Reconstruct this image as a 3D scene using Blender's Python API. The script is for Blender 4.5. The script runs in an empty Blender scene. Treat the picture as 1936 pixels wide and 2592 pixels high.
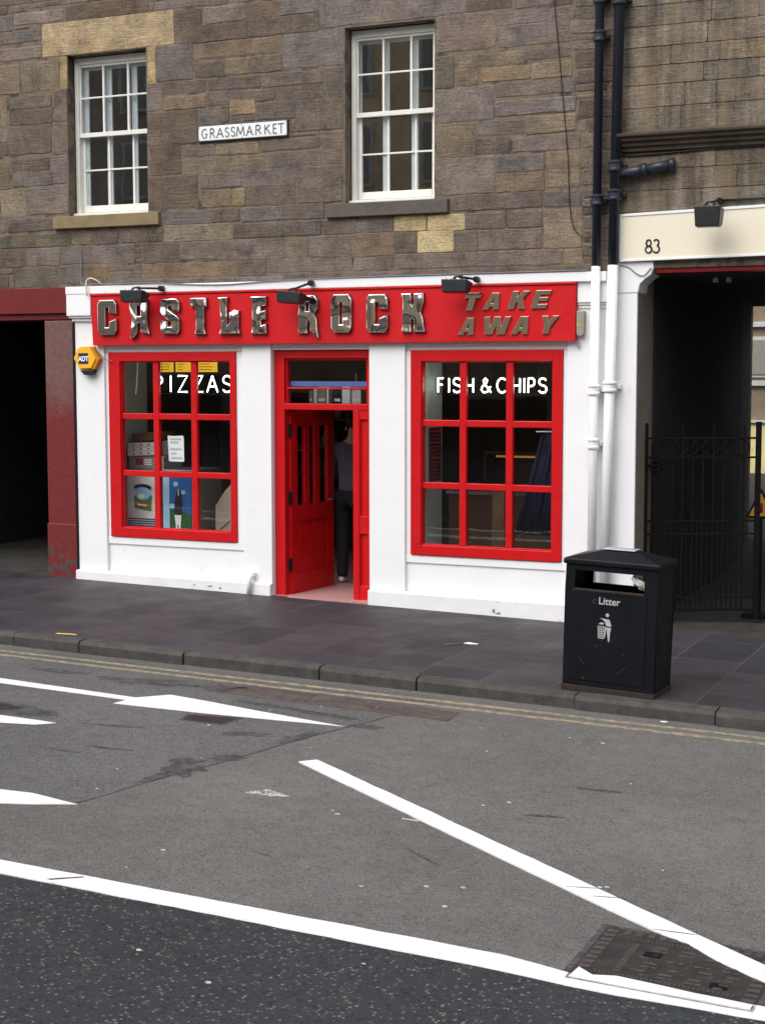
import bpy, bmesh, math, random
from mathutils import Vector, Matrix
random.seed(11)
SC = bpy.context.scene
COL = SC.collection
R = math.radians

# ------------------------------------------------------------------ camera
cam_d = bpy.data.cameras.new("camera")
cam = bpy.data.objects.new("camera", cam_d)
COL.objects.link(cam)
right = Vector((0.9104, 0.4138, -0.0011)); down = Vector((0.0369, -0.0839, -0.9958)); fwd = Vector((-0.4121, 0.9065, -0.0916))
rot = Matrix((right, -down, -fwd)).transposed().to_4x4()
cam.matrix_world = Matrix.Translation((7.3438, -14.6, 2.4411)) @ rot
cam_d.sensor_fit = 'VERTICAL'
cam_d.sensor_height = 36.0
cam_d.lens = 3918.06 * 36.0 / 2592.0
cam_d.clip_start = 0.1
cam_d.clip_end = 600
SC.camera = cam

# ------------------------------------------------------------------ light
SUN_EL, SUN_AZ = 52, 200        # overcast: a very soft sun high behind the camera
w = bpy.data.worlds.new("World"); SC.world = w; w.use_nodes = True
nt = w.node_tree; nt.nodes.clear()
sky = nt.nodes.new('ShaderNodeTexSky'); sky.sky_type = 'NISHITA'; sky.sun_disc = False
sky.sun_elevation = R(SUN_EL); sky.sun_rotation = R(SUN_AZ); sky.dust_density = 3.0; sky.air_density = 1.0
hs = nt.nodes.new('ShaderNodeHueSaturation'); hs.inputs['Saturation'].default_value = 0.3
bg = nt.nodes.new('ShaderNodeBackground'); bg.inputs['Strength'].default_value = 0.15
wo = nt.nodes.new('ShaderNodeOutputWorld')
nt.links.new(sky.outputs[0], hs.inputs['Color']); nt.links.new(hs.outputs[0], bg.inputs['Color']); nt.links.new(bg.outputs[0], wo.inputs[0])
sun_d = bpy.data.lights.new("sun", 'SUN'); sun_d.energy = 1.1; sun_d.angle = R(60); sun_d.color = (1, .97, .93)
sun = bpy.data.objects.new("sun", sun_d); COL.objects.link(sun)
az = R(SUN_AZ); el = R(SUN_EL)
sdir = Vector((math.sin(az) * math.cos(el), math.cos(az) * math.cos(el), math.sin(el)))
sun.rotation_euler = sdir.to_track_quat('Z', 'Y').to_euler(); sun.location = (0, -20, 20)
SC.view_settings.view_transform = 'Standard'; SC.view_settings.look = 'None'
SC.view_settings.exposure = 0.70; SC.view_settings.gamma = 1; SC.view_settings.use_curve_mapping = False
SC.render.engine = 'CYCLES'
SC.cycles.max_bounces = 8; SC.cycles.transparent_max_bounces = 12
SC.cycles.use_denoising = True

# ------------------------------------------------------------------ materials
def lin(r, g, b, k=1.0):
    f = lambda c: (c / 12.92 if c <= .04045 else ((c + .055) / 1.055) ** 2.4)
    return (f(r / 255) * k, f(g / 255) * k, f(b / 255) * k, 1)

def nodes(name):
    m = bpy.data.materials.new(name); m.use_nodes = True
    n = m.node_tree; n.nodes.clear()
    out = n.nodes.new('ShaderNodeOutputMaterial'); b = n.nodes.new('ShaderNodeBsdfPrincipled')
    n.links.new(b.outputs[0], out.inputs[0])
    return m, n, b

def N(n, t, **k):
    x = n.nodes.new('ShaderNode' + t)
    for a, v in k.items(): setattr(x, a, v)
    return x

def pos(n): return N(n, 'NewGeometry').outputs['Position']

def noise(n, scale, detail=4, vec=None, rough=.55):
    t = N(n, 'TexNoise'); t.inputs['Scale'].default_value = scale; t.inputs['Detail'].default_value = detail
    t.inputs['Roughness'].default_value = rough
    n.links.new(vec if vec is not None else pos(n), t.inputs['Vector'])
    return t.outputs['Fac']

def maprange(n, src, a, b, c, d):
    m = N(n, 'MapRange'); m.clamp = True
    for i, v in enumerate((a, b, c, d)): m.inputs[i + 1].default_value = v
    n.links.new(src, m.inputs[0]); return m.outputs[0]

def math_(n, op, a, b=None):
    m = N(n, 'Math', operation=op)
    for i, s in enumerate((a, b)):
        if s is None: continue
        if isinstance(s, (int, float)): m.inputs[i].default_value = s
        else: n.links.new(s, m.inputs[i])
    return m.outputs[0]

def mix(n, fac, a, b, mode='MIX'):
    m = N(n, 'Mix', data_type='RGBA', blend_type=mode)
    if isinstance(fac, (int, float)): m.inputs[0].default_value = fac
    else: n.links.new(fac, m.inputs[0])
    for i, s in ((6, a), (7, b)):
        if isinstance(s, tuple): m.inputs[i].default_value = s
        else: n.links.new(s, m.inputs[i])
    return m.outputs[2]

def grey(n, v):
    c = N(n, 'CombineColor')
    for i in range(3): n.links.new(v, c.inputs[i])
    return c.outputs[0]

def bump(n, b, h, strength=.4, dist=.01):
    x = N(n, 'Bump'); x.inputs['Strength'].default_value = strength; x.inputs['Distance'].default_value = dist
    n.links.new(h, x.inputs['Height']); n.links.new(x.outputs[0], b.inputs['Normal'])

def M(name, col, rough=.6, var=.12, scale=6, bmp=.15, bscale=80, metal=0, dirt=None, dirt_amt=.5, dirt_scale=5, spec=.4):
    m, n, b = nodes(name)
    v = maprange(n, noise(n, scale, 5), .25, .75, 1 - var, 1 + var)
    c = mix(n, 1.0, tuple(col[:3]) + (1,), grey(n, v), 'MULTIPLY')
    if dirt:
        f = maprange(n, noise(n, dirt_scale, 8, rough=.7), 1 - dirt_amt, 1 - dirt_amt + .12, 0, 1)
        c = mix(n, f, c, dirt)
    n.links.new(c, b.inputs['Base Color'])
    r = maprange(n, noise(n, scale * 3, 3), .2, .8, max(0.02, rough - .08), min(1, rough + .08)); n.links.new(r, b.inputs['Roughness'])
    b.inputs['Metallic'].default_value = metal; b.inputs['Specular IOR Level'].default_value = spec
    if bmp: bump(n, b, noise(n, bscale, 4), bmp, .004)
    return m

def emis(name, col, s):
    m, n, b = nodes(name)
    b.inputs['Base Color'].default_value = col; b.inputs['Emission Color'].default_value = col; b.inputs['Emission Strength'].default_value = s
    return m

def N_off(n, p):
    m = N(n, 'VectorMath', operation='ADD'); m.inputs[1].default_value = (31, 7, 19); n.links.new(p, m.inputs[0]); return m.outputs[0]

def stone_mat(name, k=1.0, streak=0):
    m, n, b = nodes(name)
    a = N(n, 'Attribute', attribute_name='Col').outputs['Color']
    p = pos(n)
    v = maprange(n, noise(n, 3.6, 9, p, .72), .3, .7, .58 * k, 1.46 * k)
    v2 = maprange(n, noise(n, 34, 7, p, .8), .3, .7, .60, 1.40)
    c = mix(n, 1.0, a, grey(n, v), 'MULTIPLY'); c = mix(n, 1.0, c, grey(n, v2), 'MULTIPLY')
    warm = maprange(n, noise(n, 2.4, 6, p, .65), .5, .7, 0, .32)
    cool = maprange(n, noise(n, 3.1, 6, N_off(n, p), .65), .5, .66, 0, .6)
    c = mix(n, warm, c, mix(n, 1.0, c, (1.22, .99, .74, 1), 'MULTIPLY'))
    c = mix(n, cool, c, mix(n, 1.0, c, (.86, .88, 1.0, 1), 'MULTIPLY'))
    # tooling / bedding: stretched noise
    mp = N(n, 'Mapping'); mp.inputs['Scale'].default_value = (5, 5, 46); n.links.new(p, mp.inputs['Vector'])
    bed = noise(n, 1.0, 4, mp.outputs[0], .6)
    pits = maprange(n, noise(n, 26, 3, mp.outputs[0].node.inputs['Vector'].links[0].from_socket, .5), .30, .36, .55, 1)
    soot = maprange(n, noise(n, 2.6, 8, p, .72), .54, .7, 1, .45)
    c = mix(n, 1.0, c, grey(n, maprange(n, bed, .3, .7, .86, 1.14)), 'MULTIPLY')
    c = mix(n, 1.0, c, grey(n, pits), 'MULTIPLY'); c = mix(n, 1.0, c, grey(n, soot), 'MULTIPLY')
    if streak:                                         # rain-wash stains running down the ashlar
        mp2 = N(n, 'Mapping'); mp2.inputs['Scale'].default_value = (7, 7, .55); n.links.new(p, mp2.inputs['Vector'])
        sk = noise(n, 1.0, 6, mp2.outputs[0], .65)
        c = mix(n, 1.0, c, grey(n, maprange(n, sk, .42, .60, 1.12, .62)), 'MULTIPLY')
        c = mix(n, maprange(n, noise(n, .8, 4, mp2.outputs[0]), .5, .62, 0, .45), c, (.23, .17, .10, 1))
    # algae in damp patches
    al = maprange(n, noise(n, .9, 6, p, .7), .58, .72, 0, .35)
    c = mix(n, al, c, (.045, .05, .028, 1))
    n.links.new(c, b.inputs['Base Color']); b.inputs['Roughness'].default_value = .92; b.inputs['Specular IOR Level'].default_value = .2
    h = math_(n, 'ADD', math_(n, 'MULTIPLY', bed, .7), noise(n, 60, 5, p, .7))
    bump(n, b, h, .95, .016)
    return m

def asphalt(name, base, lo, hi, thr, scale, speck=1.0, tint=(1, .95, .88, 1)):
    m, n, b = nodes(name); p = pos(n)
    big = maprange(n, noise(n, .42, 7, p, .62), .3, .7, .77, 1.2)
    mid = maprange(n, noise(n, 7, 6, p, .7), .3, .7, .86, 1.14)
    fine = maprange(n, noise(n, 150, 4, p, .8), .32, .68, .45, 1.55)
    v = math_(n, 'MULTIPLY', math_(n, 'MULTIPLY', big, mid), fine)
    c = mix(n, 1.0, base, grey(n, v), 'MULTIPLY')
    hue = N(n, 'TexNoise'); hue.inputs['Scale'].default_value = 26; hue.inputs['Detail'].default_value = 4; n.links.new(p, hue.inputs['Vector'])
    c = mix(n, .22, c, hue.outputs['Color'], 'OVERLAY')
    vo = N(n, 'TexVoronoi'); vo.inputs['Scale'].default_value = scale; n.links.new(p, vo.inputs['Vector'])
    sep = N(n, 'SeparateColor'); n.links.new(vo.outputs['Color'], sep.inputs[0])
    f = maprange(n, sep.outputs[0], thr, thr + .02, 0, speck)
    near = maprange(n, vo.outputs['Distance'], .3, .5, 1, 0)
    f = math_(n, 'MULTIPLY', f, near)
    sp = mix(n, sep.outputs[1], lo, hi); sp = mix(n, sep.outputs[2], sp, mix(n, 1.0, sp, tint, 'MULTIPLY'))
    c = mix(n, f, c, sp)
    dk = maprange(n, sep.outputs[2], .86, .88, 1, .66); c = mix(n, 1.0, c, grey(n, dk), 'MULTIPLY')
    n.links.new(c, b.inputs['Base Color']); b.inputs['Roughness'].default_value = .88; b.inputs['Specular IOR Level'].default_value = .3
    bump(n, b, math_(n, 'ADD', noise(n, 120, 3, p), math_(n, 'MULTIPLY', vo.outputs['Distance'], .8)), .6, .008)
    return m

def glass_mat(name, tint=(1, 1, 1, 1), base=.06, wob=.0):
    m, n, b = nodes(name); n.nodes.remove(b)
    out = [x for x in n.nodes if x.type == 'OUTPUT_MATERIAL'][0]
    lw = N(n, 'LayerWeight'); lw.inputs['Blend'].default_value = .5
    f = math_(n, 'ADD', math_(n, 'MULTIPLY', math_(n, 'POWER', lw.outputs['Facing'], 5.0), 1 - base), base)
    t = N(n, 'BsdfTransparent'); t.inputs['Color'].default_value = tint
    g = N(n, 'BsdfGlossy'); g.inputs['Roughness'].default_value = .015
    if wob:
        x = N(n, 'Bump'); x.inputs['Strength'].default_value = wob; x.inputs['Distance'].default_value = .02
        n.links.new(noise(n, 2.2, 2), x.inputs['Height']); n.links.new(x.outputs[0], g.inputs['Normal'])
    ms = N(n, 'MixShader'); n.links.new(f, ms.inputs[0]); n.links.new(t.outputs[0], ms.inputs[1]); n.links.new(g.outputs[0], ms.inputs[2])
    n.links.new(ms.outputs[0], out.inputs[0])
    return m

def worn_paint(name, col, under, thr, scale, rough=.7):
    m, n, b = nodes(name); p = pos(n)
    f = maprange(n, noise(n, scale, 8, p, .75), thr, thr + .06, 0, 1)
    v = maprange(n, noise(n, 14, 6, p, .7), .3, .7, .88, 1.08)
    c = mix(n, 1.0, mix(n, f, under, col), grey(n, v), 'MULTIPLY')
    n.links.new(c, b.inputs['Base Color']); b.inputs['Roughness'].default_value = rough
    bump(n, b, noise(n, 150, 3, p), .4, .004)
    return m

def slab_mat(name, base):
    m, n, b = nodes(name); p = pos(n)
    sx = N(n, 'SeparateXYZ'); n.links.new(p, sx.inputs[0]); cb = N(n, 'CombineXYZ')
    n.links.new(math_(n, 'ADD', sx.outputs[1], .35), cb.inputs[0]); n.links.new(math_(n, 'ADD', sx.outputs[0], -.078), cb.inputs[1])
    br = N(n, 'TexBrick'); br.inputs['Scale'].default_value = 1; br.inputs['Mortar Size'].default_value = .006; br.inputs['Mortar Smooth'].default_value = .3
    br.inputs['Brick Width'].default_value = .92; br.inputs['Row Height'].default_value = .578
    br.inputs['Color1'].default_value = (.72, .73, .76, 1); br.inputs['Color2'].default_value = (1.24, 1.18, 1.18, 1); br.inputs['Mortar'].default_value = (2.1, 2.0, 1.9, 1)
    n.links.new(cb.outputs[0], br.inputs['Vector'])
    c = mix(n, 1.0, base, br.outputs['Color'], 'MULTIPLY')
    v = math_(n, 'MULTIPLY', maprange(n, noise(n, 1.3, 7, p, .65), .3, .7, .72, 1.3), maprange(n, noise(n, 60, 5, p, .7), .3, .7, .78, 1.22))
    c = mix(n, 1.0, c, grey(n, v), 'MULTIPLY')
    gum = N(n, 'TexVoronoi'); gum.inputs['Scale'].default_value = 3.4; n.links.new(p, gum.inputs['Vector'])
    c = mix(n, maprange(n, gum.outputs['Distance'], .04, .06, .6, 0), c, (.13, .12, .12, 1))
    n.links.new(c, b.inputs['Base Color'])
    n.links.new(maprange(n, noise(n, 2, 5, p), .3, .7, .5, .8), b.inputs['Roughness']); b.inputs['Specular IOR Level'].default_value = .35
    bump(n, b, math_(n, 'SUBTRACT', noise(n, 40, 5, p, .7), math_(n, 'MULTIPLY', br.outputs['Fac'], 1.5)), .35, .006)
    return m

def chrome_mat(name, strength, scale, col=(.74, .71, .66, 1), rough=.05):
    m, n, b = nodes(name); b.inputs['Base Color'].default_value = col; b.inputs['Metallic'].default_value = 1; b.inputs['Roughness'].default_value = rough
    if strength: bump(n, b, noise(n, scale, 0), strength, .05)
    return m

def red_pier_mat():
    # maroon paint, faded to a chalky brown pink near the top of the pier and flaked at the foot
    m, n, b = nodes('maroon_pier_paint'); p = pos(n)
    sx = N(n, 'SeparateXYZ'); n.links.new(p, sx.inputs[0])
    z = math_(n, 'ADD', sx.outputs[2], math_(n, 'MULTIPLY', noise(n, 5, 5, p), .5))
    f = maprange(n, z, 2.12, 2.55, 0, 1)
    c = mix(n, f, lin(106, 20, 22), lin(104, 72, 68))
    fl = math_(n, 'MULTIPLY', maprange(n, noise(n, 9, 5, p, .6), .5, .56, 0, 1), maprange(n, z, .55, .8, 1, 0))
    c = mix(n, fl, c, lin(70, 58, 55))
    v = maprange(n, noise(n, 20, 6, p), .3, .7, .8, 1.2); c = mix(n, 1.0, c, grey(n, v), 'MULTIPLY')
    n.links.new(c, b.inputs['Base Color']); b.inputs['Roughness'].default_value = .6
    bump(n, b, noise(n, 25, 5, p), .3, .008)
    return m

MAT = dict(
    stone=stone_mat('weathered_sandstone', 1.07),
    ashlar=stone_mat('stained_ashlar', 1.08, 1),
    mortar=M('lime_mortar', lin(132, 117, 100, .8), .95, .35, 4, .6, 60, dirt=(.055, .046, .04, 1), dirt_amt=.52, dirt_scale=4),
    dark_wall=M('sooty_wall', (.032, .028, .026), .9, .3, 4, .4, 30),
    white=M('white_masonry_paint', (.82, .82, .83), .65, .03, 3, .22, 45, dirt=(.62, .61, .59, 1), dirt_amt=.38),
    plinth=M('scuffed_white_paint', (.78, .78, .79), .7, .06, 4, .5, 30, dirt=(.34, .32, .31, 1), dirt_amt=.38, dirt_scale=6),
    red=M('red_gloss_paint', (.54, .006, .009), .36, .10, 7, .10, 34, spec=.35, dirt=(.36, .010, .012, 1), dirt_amt=.37, dirt_scale=9),
    fascia=M('red_sign_panel', (.55, .006, .010), .42, .09, 2.2, .03, 20, spec=.35, dirt=(.42, .012, .02, 1), dirt_amt=.40, dirt_scale=3),
    whitewood=M('white_window_paint', lin(232, 230, 222, .95), .5, .07, 9, .1, 60, dirt=(.42, .37, .31, 1), dirt_amt=.30, dirt_scale=9),
    blindwhite=M('pale_inner_frame', lin(232, 240, 246, .95), .6, .06, 6, 0),
    glass=glass_mat('window_glass', (.94, .97, .96, 1), .30, .03),
    shopglass=glass_mat('shop_glass', (.95, .97, .96, 1), .065, .03),
    yellowstone=M('new_sandstone', lin(180, 152, 108, .85), .9, .12, 5, .4, 50),
    sill=M('grey_sill_stone', lin(98, 90, 84, .85), .9, .25, 6, .4, 40),
    sill_tan=M('tan_sill_stone', lin(140, 124, 92, .85), .9, .25, 5, .4, 40, dirt=(.05, .05, .035, 1), dirt_amt=.4),
    cornice=M('blackened_cornice_stone', lin(84, 74, 62, .8), .95, .35, 7, .5, 40),
    maroon=M('maroon_beam_paint', lin(104, 20, 22), .5, .15, 4, .1, 40),
    pier=red_pier_mat(),
    cream=M('cream_sign_panel', lin(238, 229, 206, .93), .5, .03, 3, 0),
    darkred=M('dark_red_gloss', lin(120, 16, 22), .35, .06, 4, 0),
    beige=M('beige_limewash', lin(150, 138, 122, .85), .85, .2, 6, .3, 40, dirt=(.10, .09, .08, 1), dirt_amt=.38),
    road=asphalt('worn_grey_asphalt', (.131, .124, .119, 1), (.10, .095, .09, 1), (.30, .28, .26, 1), .72, 92, .7),
    road2=asphalt('patched_asphalt', (.116, .112, .112, 1), (.08, .08, .08, 1), (.30, .28, .26, 1), .72, 76, .8),
    newroad=asphalt('dark_new_asphalt', (.031, .034, .039, 1), (.06, .06, .06, 1), (.26, .22, .18, 1), .70, 50, .75),
    tar=M('tar_seam', (.052, .05, .052), .85, .5, 12, .5, 90, dirt=(.10, .098, .096, 1), dirt_amt=.5, dirt_scale=22),
    slab=slab_mat('dark_paving_slabs', (.037, .034, .040, 1)),
    kerb=M('granite_kerb', (.058, .054, .050), .85, .4, 9, .6, 50, dirt=(.03, .032, .026, 1), dirt_amt=.42),
    kerbtop=M('granite_kerb_top', (.1, .095, .095), .8, .3, 9, .5, 50),
    sett=M('old_paving', (.036, .033, .029), .85, .5, 6, .8, 14),
    line=worn_paint('white_road_paint', (.76, .76, .75, 1), (.34, .33, .32, 1), .31, 18),
    yline=worn_paint('faded_yellow_paint', (.35, .285, .16, 1), (.165, .15, .13, 1), .47, 16),
    iron=M('wrought_iron', (.006, .006, .007), .7, .3, 9, .2, 50, spec=.15),
    cast=M('cast_iron_cover', lin(78, 73, 72, .6), .5, .4, 16, .5, 90, metal=.3, dirt=(.045, .036, .032, 1), dirt_amt=.45, dirt_scale=12),
    castworn=M('polished_iron_stud', lin(112, 106, 102, .62), .42, .35, 30, .3, 90, metal=.4),
    black=M('black_paint', (.010, .011, .014), .38, .2, 6, .06, 60),
    pipeblack=M('black_pipe_paint', lin(44, 48, 58, .9), .38, .2, 10, .1, 40),
    pipewhite=M('white_pipe_paint', (.82, .82, .82), .45, .03, 5, .05, 40),
    binblack=M('black_bin_enamel', lin(15, 17, 24), .45, .22, 3, .05, 60, spec=.22, dirt=(.045, .04, .04, 1), dirt_amt=.32, dirt_scale=11),
    rust=M('rusty_rim', lin(46, 34, 32), .8, .4, 14, .3, 60),
    silver=M('galvanised_plate', lin(190, 196, 204), .35, .1, 8, 0, metal=.5),
    greylet=M('grey_lettering', lin(168, 170, 172), .6, .08, 20, 0),
    ghost=M('faded_lettering', lin(52, 50, 48), .6, .1, 20, 0),
    chrome=chrome_mat('crumpled_mirror_letter', .78, 6.5, (.86, .83, .78, 1), .08),
    mirror=chrome_mat('flat_mirror_letter', .06, 5, (.80, .76, .68, 1), .12),
    letteredge=M('letter_return', (.10, .09, .08), .4, .2, 10, 0, metal=.6),
    signwhite=M('enamel_white', (.80, .82, .82), .35, .03, 6, 0),
    signblack=M('sign_black', (.02, .02, .022), .5, .1, 6, 0),
    text=M('grey_sign_letter', lin(104, 104, 108), .6, .1, 10, 0),
    yellow=M('yellow_plastic', lin(236, 178, 40), .4, .06, 6, 0),
    orange=M('orange_side', lin(196, 128, 20), .45, .1, 6, 0),
    navy=M('navy_panel', lin(28, 28, 78), .5, .05, 6, 0),
    jgrey=M('grey_plastic_box', lin(142, 140, 128), .55, .08, 6, 0),
    cable=M('grey_cable', lin(120, 122, 130), .6, .1, 9, 0),
    cablew=M('white_cable', lin(214, 205, 186), .6, .1, 9, 0),
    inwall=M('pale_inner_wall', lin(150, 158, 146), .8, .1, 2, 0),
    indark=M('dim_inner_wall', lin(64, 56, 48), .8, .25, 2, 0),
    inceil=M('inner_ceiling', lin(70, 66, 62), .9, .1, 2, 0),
    tile=M('pink_floor_tile', lin(178, 132, 130), .45, .12, 12, 0),
    neon=emis('neon_tube', (.93, 1, .97, 1), 5.0),
    menuglow=emis('menu_lightbox', (1, .58, .04, 1), .42),
    warmglow=emis('heated_cabinet_lamp', (1, .50, .12, 1), .16),
    wood=M('brown_shelf', lin(92, 66, 44), .6, .25, 5, 0),
    card=M('white_carton', lin(214, 210, 206), .7, .06, 9, 0),
    cardred=M('carton_print_red', lin(150, 48, 54), .7, .1, 9, 0),
    paper=M('white_paper', (.82, .85, .86), .7, .04, 12, 0),
    pencil=M('grey_handwriting', lin(118, 126, 136), .8, .1, 9, 0),
    steel=M('brushed_steel', lin(150, 150, 152), .35, .1, 6, 0, metal=.8),
    sky_blue=M('poster_blue', lin(38, 92, 158), .5, .08, 9, 0),
    pale_blue=M('poster_pale_blue', lin(150, 196, 226), .5, .08, 9, 0),
    green=M('poster_green', lin(70, 128, 48), .5, .2, 20, 0),
    dkgreen=M('poster_dark_green', lin(36, 84, 40), .5, .2, 20, 0),
    beigepanel=M('beige_board', lin(168, 152, 134), .7, .08, 4, 0),
    blue=M('blue_cloth', lin(10, 9, 46), .7, .1, 6, 0),
    amber=M('amber_sign', lin(190, 140, 40), .5, .1, 9, 0),
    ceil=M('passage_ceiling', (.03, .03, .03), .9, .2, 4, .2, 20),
    yard=M('yard_wall_stone', lin(150, 134, 112, .85), .9, .25, 3, .3, 20),
    yardpale=M('yard_sill_stone', lin(206, 206, 204, .85), .8, .12, 5, 0),
    ivy=M('climbing_leaves', (.05, .07, .02), .7, .5, 20, .3, 30),
    shirt=M('grey_lilac_shirt', lin(88, 82, 96), .85, .12, 9, .2, 30),
    trousers=M('dark_trousers', (.012, .012, .016), .9, .2, 9, 0),
    skin=M('skin', lin(190, 140, 115), .6, .06, 9, 0),
    hair=M('dark_hair', (.012, .010, .009), .6, .3, 40, .3, 90),
    shoe=M('white_shoe', (.7, .7, .7), .6, .1, 9, 0),
    slate=M('slate_roof', (.07, .07, .08), .8, .3, 4, .3, 12),
    opp=M('opposite_sandstone', lin(206, 184, 150), .9, .3, 1.2, .2, 6),
    opp2=M('opposite_grey_stone', lin(160, 148, 136), .9, .3, 1.2, .2, 6),
    opp3=M('opposite_render', lin(214, 198, 168), .9, .15, .8, .1, 6),
    darkglass=M('dark_pane', (.015, .017, .02), .08, .1, 2, 0),
    ground=M('far_ground', (.10, .10, .095), .9, .3, .3, 0),
    plastic=M('clear_wrapper', lin(178, 176, 172), .25, .25, 30, .6, 30),
)

# ------------------------------------------------------------------ mesh helpers
ORG = {}
class MB:
    def __init__(s): s.v = []; s.f = []; s.c = []
    def add(s, vs, fs, col=None):
        n = len(s.v); s.v += [tuple(p) for p in vs]; s.f += [[i + n for i in f] for f in fs]; s.c += [col] * len(fs); return s
    def box(s, x0, x1, y0, y1, z0, z1, col=None):
        return s.add([(x0, y0, z0), (x1, y0, z0), (x1, y1, z0), (x0, y1, z0), (x0, y0, z1), (x1, y0, z1), (x1, y1, z1), (x0, y1, z1)],
                     [(3, 2, 1, 0), (4, 5, 6, 7), (0, 1, 5, 4), (1, 2, 6, 5), (2, 3, 7, 6), (3, 0, 4, 7)], col)
    def prism(s, poly, y0, y1):                      # polygon in x,z pushed along y (front y0)
        k = len(poly); a = sum(poly[i][0] * poly[(i + 1) % k][1] - poly[(i + 1) % k][0] * poly[i][1] for i in range(k))
        if a < 0: poly = poly[::-1]
        vs = [(x, y0, z) for x, z in poly] + [(x, y1, z) for x, z in poly]
        fs = [list(range(k)), list(range(2 * k - 1, k - 1, -1))] + [(i + k, (i + 1) % k + k, (i + 1) % k, i) for i in range(k)]
        return s.add(vs, fs)
    def sheet(s, poly, zf, t=.003):                  # flat patch in x,y on a sloping ground, thickness t
        k = len(poly); a = sum(poly[i][0] * poly[(i + 1) % k][1] - poly[(i + 1) % k][0] * poly[i][1] for i in range(k))
        if a < 0: poly = poly[::-1]
        vs = [(x, y, zf(x)) for x, y in poly] + [(x, y, zf(x) - t) for x, y in poly]
        fs = [list(range(k))] + [(i + k, (i + 1) % k + k, (i + 1) % k, i) for i in range(k)]
        return s.add(vs, fs)
    def tube(s, pts, r, n=8, caps=True):
        P = [Vector(p) for p in pts]; rs = r if isinstance(r, (list, tuple)) else [r] * len(P)
        t0 = (P[1] - P[0]).normalized(); ref = Vector((0, 0, 1)) if abs(t0.z) < .9 else Vector((1, 0, 0))
        u = t0.cross(ref).normalized(); vs = []
        for i, p in enumerate(P):
            t = ((P[min(i + 1, len(P) - 1)] - P[i]).normalized() + (P[i] - P[max(i - 1, 0)]).normalized()).normalized()
            u = (u - t * u.dot(t)).normalized(); v = t.cross(u)
            vs += [p + (u * math.cos(2 * math.pi * k / n) + v * math.sin(2 * math.pi * k / n)) * rs[i] for k in range(n)]
        fs = [(i * n + k, i * n + (k + 1) % n, (i + 1) * n + (k + 1) % n, (i + 1) * n + k) for i in range(len(P) - 1) for k in range(n)]
        if caps: fs += [list(range(n))[::-1], list(range((len(P) - 1) * n, len(P) * n))]
        return s.add(vs, fs)
    def strokes(s, lines, x0, x1, z0, z1, y0, y1, wd, shear=0):   # flat lettering ribbons in the x,z plane
        for ln in lines:
            q = [Vector((x0 + (x1 - x0) * a + shear * b, z0 + (z1 - z0) * b)) for a, b in ln]
            L, Rr = [], []
            for i in range(len(q)):
                d = (q[min(i + 1, len(q) - 1)] - q[max(i - 1, 0)])
                if d.length < 1e-6: d = Vector((1, 0))
                d.normalize(); nn = Vector((-d.y, d.x)); k = 1.0
                if 0 < i < len(q) - 1:
                    e = (q[i + 1] - q[i]).normalized(); k = 1 / max(.5, abs(nn.dot(Vector((-e.y, e.x)))))
                L.append(q[i] + nn * wd * .5 * k); Rr.append(q[i] - nn * wd * .5 * k)
            for i in range(len(q) - 1): s.prism([tuple(Rr[i]), tuple(Rr[i + 1]), tuple(L[i + 1]), tuple(L[i])], y0, y1)
        return s
    def build(s, name, m, parent=None, loc=None, bev=0, smooth=False, seg=2):
        o = Vector(loc) if loc is not None else (Vector(ORG[parent.name]) if parent is not None else Vector((0, 0, 0)))
        me = bpy.data.meshes.new(name)
        me.from_pydata([tuple(Vector(p) - o) for p in s.v], [], s.f)
        if any(c is not None for c in s.c):
            ca = me.color_attributes.new('Col', 'FLOAT_COLOR', 'CORNER'); i = 0
            for p, c in zip(me.polygons, s.c):
                for l in p.loop_indices: ca.data[l].color = c or (.5, .5, .5, 1)
        if bev:
            bm = bmesh.new(); bm.from_mesh(me); bmesh.ops.remove_doubles(bm, verts=bm.verts, dist=1e-5)
            ed = [e for e in bm.edges if len(e.link_faces) == 2 and e.calc_face_angle(0) > .6]
            bmesh.ops.bevel(bm, geom=ed, offset=bev, segments=seg, profile=.5, affect='EDGES'); bm.to_mesh(me); bm.free()
        if smooth:
            for p in me.polygons: p.use_smooth = True
        me.materials.append(MAT[m] if isinstance(m, str) else m)
        ob = bpy.data.objects.new(name, me); COL.objects.link(ob)
        if parent is not None: ob.parent = parent
        else: ob.location = o
        ORG[ob.name] = tuple(o)
        return ob

def tag(o, label=None, cat=None, group=None, kind=None):
    if label: o['label'] = label
    if cat: o['category'] = cat
    if group: o['group'] = group
    if kind: o['kind'] = kind
    return o

def thing(name, label, cat, loc, group=None):
    o = bpy.data.objects.new(name, None); COL.objects.link(o); o.location = loc; o.empty_display_size = .1
    ORG[o.name] = tuple(loc)
    return tag(o, label, cat, group)

def place(o, me_name, me, m, parent, origin_shift):
    pass

def curve_mesh(cu, tf):
    ob = bpy.data.objects.new('tmp', cu); COL.objects.link(ob)
    dg = bpy.context.evaluated_depsgraph_get(); me = bpy.data.meshes.new_from_object(ob.evaluated_get(dg))
    mb = MB(); mb.add([tf(v.co) for v in me.vertices], [list(p.vertices) for p in me.polygons])
    bpy.data.objects.remove(ob); bpy.data.curves.remove(cu); bpy.data.meshes.remove(me)
    return mb

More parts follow.
